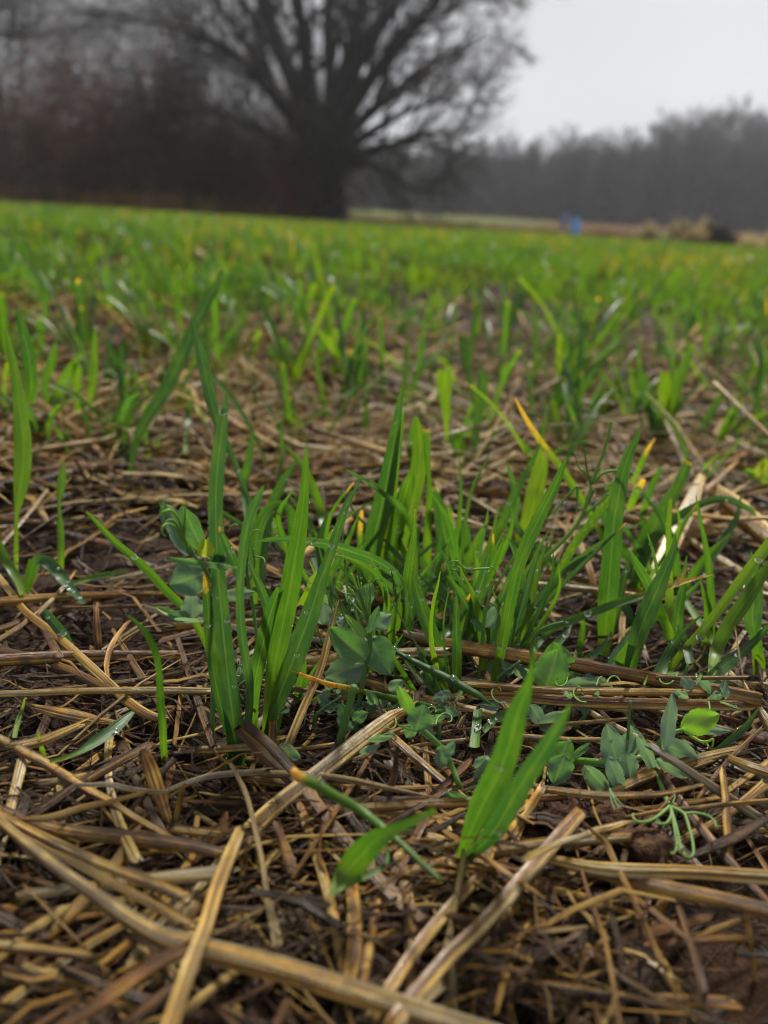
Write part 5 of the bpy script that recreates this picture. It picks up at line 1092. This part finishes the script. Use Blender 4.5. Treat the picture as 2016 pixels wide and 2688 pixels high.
straw('red brown wiry stem crossing the bottom right corner', [(1417, 2582, 8), (1500, 2595, 10), (1611, 2612, 11), (1720, 2632, 11), (1822, 2658, 12), (1900, 2690, 12)], (.012, .014), .30, mold=.2, flat=.8)
straw('fine straw thread hanging over the thick round straw', [(1520, 2255, 4), (1540, 2330, 10), (1569, 2412, 13), (1590, 2480, 12), (1606, 2560, 12), (1628, 2690, 10)], (.012, .016), .50, mold=.4)
straw('gnarled pale rootlet lying from the round straw to the tendrils', [(1398, 2244, 18), (1430, 2228, 16), (1480, 2208, 17), (1527, 2194, 14), (1565, 2180, 18), (1611, 2170, 20), (1640, 2160, 12), (1668, 2158, 7)], (.019, .012), .88, mold=.3, flat=.8, groove=.25)
straw('knobbly twig lying to the right edge behind the tendrils', [(1665, 2142, 12), (1740, 2128, 11), (1822, 2122, 13), (1900, 2112, 13), (2050, 2100, 14)], (.012, .012), .72, mold=.9, flat=.9)
straw('dark grey flat stalk slanting up to the right edge below the tendrils', [(1770, 2268, 6), (1830, 2240, 16), (1907, 2208, 28), (1960, 2180, 26), (2040, 2130, 14)], (.010, .010), .20, mold=.6, groove=.25)
straw('upright pair of tan slivers at the right edge of the soil', [(1900, 2050, 18), (1905, 2100, 20), (1909, 2180, 20), (1915, 2230, 16), (1925, 2275, 10)], (.014, .006), .55, mold=.5, groove=.3)
straw('pale straw end entering at the right edge above the twig', [(1936, 2000, 20), (1970, 2014, 28), (2050, 2040, 30)], (.010, .012), .80, mold=.3)
straw('small straw chip standing on the bare soil at lower right', [(1960, 2412, 16), (1966, 2450, 18), (1972, 2485, 14), (1976, 2515, 16)], (.010, .004), .58, mold=.3)
straw('short tan straw leaning behind the V plant stem', [(1390, 2420, 14), (1360, 2480, 16), (1335, 2540, 18), (1310, 2620, 16)], (.008, .012), .66, mold=.3)
straw('wheat ear stub with pale husks beside the V plant foot', [(1060, 2190, 20), (1110, 2200, 34), (1160, 2214, 36), (1200, 2240, 30), (1240, 2262, 26), (1290, 2285, 30), (1330, 2310, 24)], (.006, .008), .70, mold=.55, groove=.3, rag=.004)
straw('flaky grey husk strip at the bottom right of the round straw', [(1316, 2340, 18), (1350, 2352, 30), (1400, 2370, 30), (1440, 2400, 18)], (.006, .006), .78, mold=.7, groove=.35, rag=.003)
straw('second flaky husk strip lower on the right', [(1380, 2420, 12), (1420, 2450, 28), (1460, 2475, 30), (1510, 2500, 18)], (.006, .006), .70, mold=.7, groove=.35, rag=.003)
straw('tan straw leaf blade folded over at the right behind the clump', [(1840, 1255, 24), (1810, 1330, 40), (1775, 1400, 46), (1740, 1470, 42), (1705, 1530, 26)], (.030, .008), .9, mold=.2, flat=.2)
straw('bundle of orange tan straw at the right edge behind the clump', [(1880, 1290, 34), (1930, 1330, 52), (1980, 1380, 56), (2050, 1440, 50)], (.022, .018), .58, mold=.4, groove=.3)
straw('straight yellow straw under the orange bundle at the right', [(1800, 1410, 14), (1880, 1462, 20), (1960, 1510, 22), (2050, 1560, 22)], (.012, .012), .74, mold=.4)
straw('curled brown leaf tip above the orange bundle', [(1935, 1212, 6), (1905, 1240, 14), (1880, 1266, 18), (1850, 1290, 14)], (.03, .024), .45)
straw('orange straw stub standing between the wiry pea stalk and the clump', [(1505, 1395, 16), (1530, 1450, 18), (1552, 1510, 18), (1562, 1555, 14)], (.02, .006), .55, mold=.2)
straw('straw lying level far behind the clump at the right', [(1560, 1170, 12), (1680, 1185, 16), (1800, 1202, 16), (1950, 1225, 16)], (.008, .008), .66, mold=.3)
straw('dark splintered stub behind the bleached straw near the centre', [(1040, 1985, 10), (1035, 2030, 18), (1018, 2090, 20), (1005, 2120, 14)], (.018, .004), .24, mold=.4, groove=.4, rag=.004)
straw('small rust coloured stub left of the clump', [(252, 1605, 12), (254, 1650, 20), (258, 1690, 18)], (.014, .006), .40, mold=.2)
straw('pale tan straw pieces meeting below the long yellow straw', [(300, 1660, 10), (330, 1710, 16), (380, 1790, 20), (420, 1850, 18), (445, 1885, 12)], (.006, .005), .62, mold=.5)
straw('curved tan stalk left of the pale meeting pieces', [(330, 1640, 10), (295, 1690, 14), (280, 1740, 14), (282, 1775, 10)], (.012, .008), .60, mold=.3)
NHERO = NST[0]

# loose straw of the mulch: stalks, each its own object, then the finest litter as one mass
def tone_pick(r):
    q = r.random()
    return r.uniform(.0, .16) if q < .25 else r.uniform(.22, .48) if q < .55 else r.uniform(.5, .8) if q < .88 else r.uniform(.82, 1)
srs = np.random.default_rng(31)
zones = {(0, 0): 'in the mulch at the lower left', (0, 1): 'in the mulch at the lower right', (1, 0): 'beside the clump on the left', (1, 1): 'beside the clump on the right', (2, 0): 'behind the clump on the left', (2, 1): 'behind the clump on the right'}
k = 0
while NST[0] < 285:
    py = srs.uniform(1080, 2720); px = srs.uniform(-60, 2080)
    if px > 1780 and py > 2400 and srs.random() < .85: continue
    if 1440 < px < 1740 and 2080 < py < 2270 and srs.random() < .7: continue
    c = G(px, py); k += 1
    near = py > 1950; tone = tone_pick(srs) if near else min(1, tone_pick(srs) + .25); ln = srs.uniform(.018, .06) * (1 if near else 1.5); wd = srs.uniform(.0009, .0030) * (1 if near else 1.3)
    a = srs.uniform(0, math.pi) if srs.random() < .6 else srs.normal(.1, .5)
    d = np.array([math.cos(a), math.sin(a), 0]); side = np.array([-d[1], d[0], 0]); b = srs.normal(0, .06)
    t = np.linspace(-.5, .5, 9); lift = srs.uniform(.0025, .010); pit = srs.normal(0, .12)
    p = c + d * (t * ln)[:, None] + side * (b * ln * (t * t * 4 - 1) * .5)[:, None]
    p[:, 2] = gz0(p[:, 0], p[:, 1]) + lift + np.maximum(t * ln * pit, -lift + .001) + .0
    mb = MB(); straw_geo(mb, p, np.full(9, wd) * (1 + .15 * np.sin(t * 5 + k)), tone, mold=srs.uniform(.2, .9), spk=srs.uniform(0, .6), flat=srs.uniform(.18, .55), k=10, groove=srs.uniform(.06, .2))
    z = (0 if py > 1950 else 1 if py > 1450 else 2, 0 if px < 1008 else 1)
    tn = 'dark brown' if tone < .2 else 'rusty brown' if tone < .5 else 'golden tan' if tone < .82 else 'bleached grey'
    wdn = 'slim' if wd < .0019 else 'stout'
    tag(mb.build('straw_stalk', M['straw'], None, c), f'{wdn} {tn} straw piece lying loose {zones[z]}', 'straw', f'{wdn} {tn} straw {zones[z]}'); NST[0] += 1

lit = MB(); lrs = np.random.default_rng(57)
def litter(n, y0, y1, side, l0, l1, w0, w1, up, gold=False):
    for _ in range(n):
        y = y0 * (y1 / y0) ** lrs.random(); x = lrs.uniform(-1, 1) * (side * y + .05)
        if x > .30 * y + .028 and y < .165 and lrs.random() < .92: continue
        if y > .5 and lrs.random() > 1.15 - .35 * y: continue
        ln = l0 * .6 * (l1 * 1.25 / (l0 * .6)) ** lrs.random(); w_ = w0 * .8 * (w1 * 1.2 / (w0 * .8)) ** (lrs.random() ** 1.3)
        a = lrs.uniform(0, 2 * math.pi) if lrs.random() < .55 else lrs.normal(.15, .45); d = np.array([math.cos(a), math.sin(a), 0]); s = np.array([-d[1], d[0], 0])
        t = np.linspace(-.5, .5, 6); b = lrs.normal(0, .22); z0 = lrs.uniform(0, up) if not gold else lrs.uniform(.45 * up, up)
        p = np.array([x, y, 0]) + d * (t * ln)[:, None] + s * (b * ln * (t * t * 4 - 1) * .5)[:, None] + lrs.normal(0, ln * .012, (6, 3))
        p[:, 2] += gz(p[:, 0], p[:, 1]) + z0 + .001 + np.maximum(lrs.normal(0, .18) * t * ln, -z0)
        tn = lrs.uniform(.48, .9) if gold else lrs.uniform(.5, .95) if y > .38 and z0 > .4 * up and lrs.random() < .6 else tone_pick(lrs) * (.08 + .42 * min(1, z0 / up) ** 2) if y < .42 else min(1, tone_pick(lrs) * (.5 + .5 * min(1, z0 / up * 1.3)) + .22 * (z0 > .35 * up))  # low pieces get darker tones, painting shade into the gaps
        T = nrm(np.gradient(p, axis=0)); up_ = np.tile(nrm(np.array([lrs.normal(0, .5), lrs.normal(0, .5), 1.0])), (6, 1)); S = nrm(np.cross(T, up_)); U = np.cross(S, T)
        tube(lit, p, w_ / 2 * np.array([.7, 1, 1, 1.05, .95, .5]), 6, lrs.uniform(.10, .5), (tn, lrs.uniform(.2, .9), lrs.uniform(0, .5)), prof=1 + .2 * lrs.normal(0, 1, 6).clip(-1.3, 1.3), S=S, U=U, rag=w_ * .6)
litter(4000, .085, .42, .62, .008, .045, .0004, .0022, .010)
litter(220, .085, .42, .62, .010, .045, .0025, .0048, .008)
litter(620, .085, .42, .62, .018, .075, .0006, .0021, .0105, True)
litter(420, .36, 1.1, .62, .05, .20, .0012, .0034, .018, True)
litter(2600, .085, .40, .62, .004, .020, .00025, .0008, .012)
litter(2000, .40, 1.25, .60, .02, .07, .0008, .003, .010)
litter(3200, .38, 1.3, .60, .06, .18, .0012, .0040, .016)
litter(900, 1.5, 4.0, .6, .05, .14, .002, .007, .014)
for _ in range(500):                                 # rootlets and hair-thin fibres
    y = .09 * (.40 / .09) ** lrs.random(); x = lrs.uniform(-1, 1) * (.6 * y + .04); ln = lrs.uniform(.008, .03); p = [np.array([x, y, float(gz(x, y)) + lrs.uniform(.001, .012)])]; d = nrm(lrs.normal(0, 1, 3) * np.array([1, 1, .35]))
    for _k in range(6): d = nrm(d + lrs.normal(0, .4, 3) * np.array([1, 1, .5])); p.append(p[-1] + d * ln / 6)
    p = np.array(p); p[:, 2] = np.maximum(p[:, 2], gz(p[:, 0], p[:, 1]) + .0006)
    tube(lit, p, np.linspace(.00016, .00007, 7), 4, tint=(lrs.uniform(.05, .6), .3, 0), cap=False)
tag(lit.build('straw_litter', M['straw']), 'matted bits of wet straw and fibres over the soil, coloured darker low down as gap shade', None, None, 'stuff')

# crumbly soil clods
def clod(label, px, py, wpx, hpx, seed):
    c = G(px, py + hpx * .4); m = mpx(c); rs = np.random.default_rng(seed); nlat, nlon = 22, 34
    th = np.linspace(.02, math.pi - .02, nlat)[:, None]; ph = np.linspace(0, 2 * math.pi, nlon, endpoint=False)[None, :]
    D = np.stack([np.sin(th) * np.cos(ph), np.sin(th) * np.sin(ph), np.cos(th) + 0 * ph], -1)
    f = np.ones((nlat, nlon))
    for _ in range(9):                                # broken facets
        a = nrm(rs.normal(0, 1, 3)); dd = rs.uniform(.55, .85); f = np.minimum(f, dd / np.maximum((D * a).sum(-1), .01).clip(dd / 1.0))
    f *= 1 + .05 * rs.normal(0, 1, f.shape) + .06 * np.sin(D[..., 0] * 9 + seed) * np.sin(D[..., 1] * 8) * np.sin(D[..., 2] * 9)
    v = (D * f[..., None] * np.array([wpx * m * .62, wpx * m * .5, hpx * m * .62])).reshape(-1, 3) + np.array([0, 0, hpx * m * .38]); mb = MB()
    i = np.arange(nlat - 1)[:, None] * nlon; j = np.arange(nlon)[None, :]; j2 = (j + 1) % nlon
    mb.add(v + c, [np.stack([i + j, i + nlon + j, i + nlon + j2, i + j2], -1).reshape(-1, 4), np.arange(nlon)[None], ((nlat - 1) * nlon + np.arange(nlon))[::-1][None]])
    tag(mb.build('soil_clod', M['clod'], None, c), label, 'soil clod', 'crumbly soil clods right of the V plant')
clod('pale crumbly soil clod under the clawing tendrils', 1672, 2218, 150, 105, 1)
clod('dark cracked soil clod left behind the gnarled rootlet', 1588, 2150, 120, 90, 2)
clod('large dark soil clod beside the thin leaning straw', 1478, 2130, 140, 95, 3)
clod('soil clod behind the stem of the grey green pea plant', 1715, 2045, 150, 80, 4)
clod('small soil clod touching the thick round straw', 1490, 2215, 90, 90, 5)
clod('low soil clod left of the thick round straw', 1390, 2200, 110, 80, 6)
# seed husks
def husk(label, px, py, lpx, wpx, ang, tone):
    c = G(px, py, .006); m = mpx(c); a = rad(ang); d = CRIGHT * math.cos(a) + CUP * math.sin(a); t = np.linspace(-.5, .5, 9); p = c + d * (t * lpx * m)[:, None]
    mb = MB(); straw_geo(mb, p, wpx * m * np.sqrt(np.clip(1 - (t * 1.98) ** 2, .01, 1)), tone, mold=.1, flat=.6, k=10, groove=.06, rag=0)
    tag(mb.build('seed_husk', M['straw'], None, c), label, 'seed husk')
husk('golden seed husk on the bare soil below the barred straw', 1736, 2378, 52, 26, 60, .66)
husk('yellow seed husk in shade under the split straw', 1935, 1872, 40, 16, 30, .62)
husk('tan seed husk lying low in the mulch at the left', 272, 2398, 46, 20, -50, .52)
husk('pale seed husk beside the huge front stalk', 375, 2440, 46, 28, 20, .74)

# ------------------------------------------------------------------ the nearer rows of the crop, each plant its own object
grs = np.random.default_rng(17); protos = []
for k in range(12):
    e = empty('cereal_plant', (0, 0, 0), 'young cereal plant', 'grass plant')
    for b in range(grs.integers(3, 7)):
        h = grs.uniform(.045, .10); az = grs.uniform(0, 6.28); lean = abs(grs.normal(.25, .16)); bend = grs.uniform(0, .5); n = 12; t = np.linspace(0, 1, n)
        D = np.array([math.cos(az), math.sin(az), 0]); p = D * ((lean * t + bend * t ** 3) * h)[:, None] + np.array([0, 0, 1]) * ((t - .35 * bend * t ** 3) * h)[:, None] + np.array([grs.normal(0, .003), grs.normal(0, .003), 0])
        wm = grs.uniform(.0030, .0062); cut = grs.random() < .3
        wd = wm * np.clip(.35 + 1.5 * t, 0, 1) * (np.clip((1 - t) * 3.0, .05, 1) if not cut else 1)
        fa = az + math.pi / 2 + grs.normal(0, .6); mb = MB()
        blade_geo(mb, p, wd, hue=float(np.clip(grs.normal(.55, .30), 0, 1)), tipdry=.8 if grs.random() < .1 else (.35 if cut else 0), drylen=.12 if not cut else .04, twist=grs.uniform(-.5, .5), cut=cut, S_ref=np.array([math.cos(fa), math.sin(fa), 0]))
        mb.build('leaf_blade', M['leaf'], e)
    protos.append(e)
spots = []; tries = 0
while len(spots) < 262 and tries < 20000:
    tries += 1
    y = .43 + .81 * grs.random() ** .95; x = grs.uniform(-1, 1) * (.60 * y + .02)
    if grs.random() > max(.3, dens(np.array([x]), np.array([y]))[0]): continue
    if y < .54 and -.12 < x < .25 and grs.random() < .4: continue
    spots.append((x, y))
for k, (x, y) in enumerate(spots):
    e = protos[k] if k < 12 else copy_tree(protos[k % 12])
    e.location = (x, y, float(gz(x, y)) - .001); s = grs.uniform(.7, 1.15) * (1 if y > .6 else .8); e.scale = (s, s, s); e.rotation_euler = (grs.normal(0, .08), grs.normal(0, .08), grs.uniform(0, 6.28))
    xr = x + .03 * y; zone = 'left of the bare strip' if xr < -.05 - .03 * y else 'right of the bare strip' if xr > .05 + .03 * y else 'on the bare strip'
    row = 'nearer blurred rows' if y < .8 else 'middle blurred rows' if y < 1.15 else 'farther blurred rows'
    e['label'] = f'small green cereal plant in the {row} {zone}'; e['group'] = f'cereal plants in the {row} {zone}'

# ------------------------------------------------------------------ water drops
def ico(sub):
    import bmesh
    bm = bmesh.new(); bmesh.ops.create_icosphere(bm, subdivisions=sub, radius=1.0)
    v = np.array([q.co[:] for q in bm.verts]); f = np.array([[q.index for q in fa.verts] for fa in bm.faces]); bm.free(); return v, f
V3, F3 = ico(3); mb = MB(); mb.add(V3, [F3]); first = mb.build('water_drop', M['water']); used = False
WORDS = {}
print('drops', len(DROPS), 'straws', NST[0], 'plants', len(spots))
if len(DROPS) > 300: DROPS = [DROPS[q] for q in sorted(drs.permutation(len(DROPS))[:300])]
for c, nn, s, lab in DROPS:
    o = first if not used else first.copy()
    if used: COL.objects.link(o)
    used = True
    o.location = c; o.rotation_mode = 'QUATERNION'; o.rotation_quaternion = Vector(nn).to_track_quat('Z', 'Y'); o.scale = (s, s * drs.uniform(.8, 1.3), s * .62)
    sh = ' '.join(lab.split()[:9]); 
    if sh.split()[-1] in ('a', 'an', 'the', 'in', 'of', 'with', 'to', 'at', 'behind', 'two', 'and', 'one', 'by', 'across', 'over', 'through'): sh = ' '.join(sh.split()[:-1])
    if sh.split()[-1] in ('a', 'an', 'the', 'in', 'of', 'with', 'to', 'at', 'behind', 'two', 'and', 'one', 'by', 'across', 'over', 'through'): sh = ' '.join(sh.split()[:-1])
    tag(o, 'clear water drop on the ' + sh, 'water drop', 'water drops on the ' + sh)
V1, F1 = ico(1); mb = MB()
for c, s in DEW: mb.add(V1 * s + c, [F1])
tag(mb.build('dew', M['water']), 'fine dew beading the leaf edges', None, None, 'stuff')

# ------------------------------------------------------------------ thin mist
mb = MB(); x0, x1, y0, y1, z0, z1 = -215, 215, -30, 185, -8, 30
v = np.array([[x, y, z] for x in (x0, x1) for y in (y0, y1) for z in (z0, z1)], float)
mb.add(v, [np.array([[0, 1, 3, 2], [4, 6, 7, 5], [0, 4, 5, 1], [2, 3, 7, 6], [0, 2, 6, 4], [1, 5, 7, 3]])])
m, nt, o = mat('haze'); pv = N(nt, 'ShaderNodeVolumePrincipled'); pv.inputs['Color'].default_value = (.93, .95, 1, 1); pv.inputs['Density'].default_value = .00085; pv.inputs['Anisotropy'].default_value = .2
L(nt, pv.outputs[0], o.inputs['Volume'])
tag(mb.build('haze', m, smooth=False), 'thin grey mist', None, None, 'stuff')
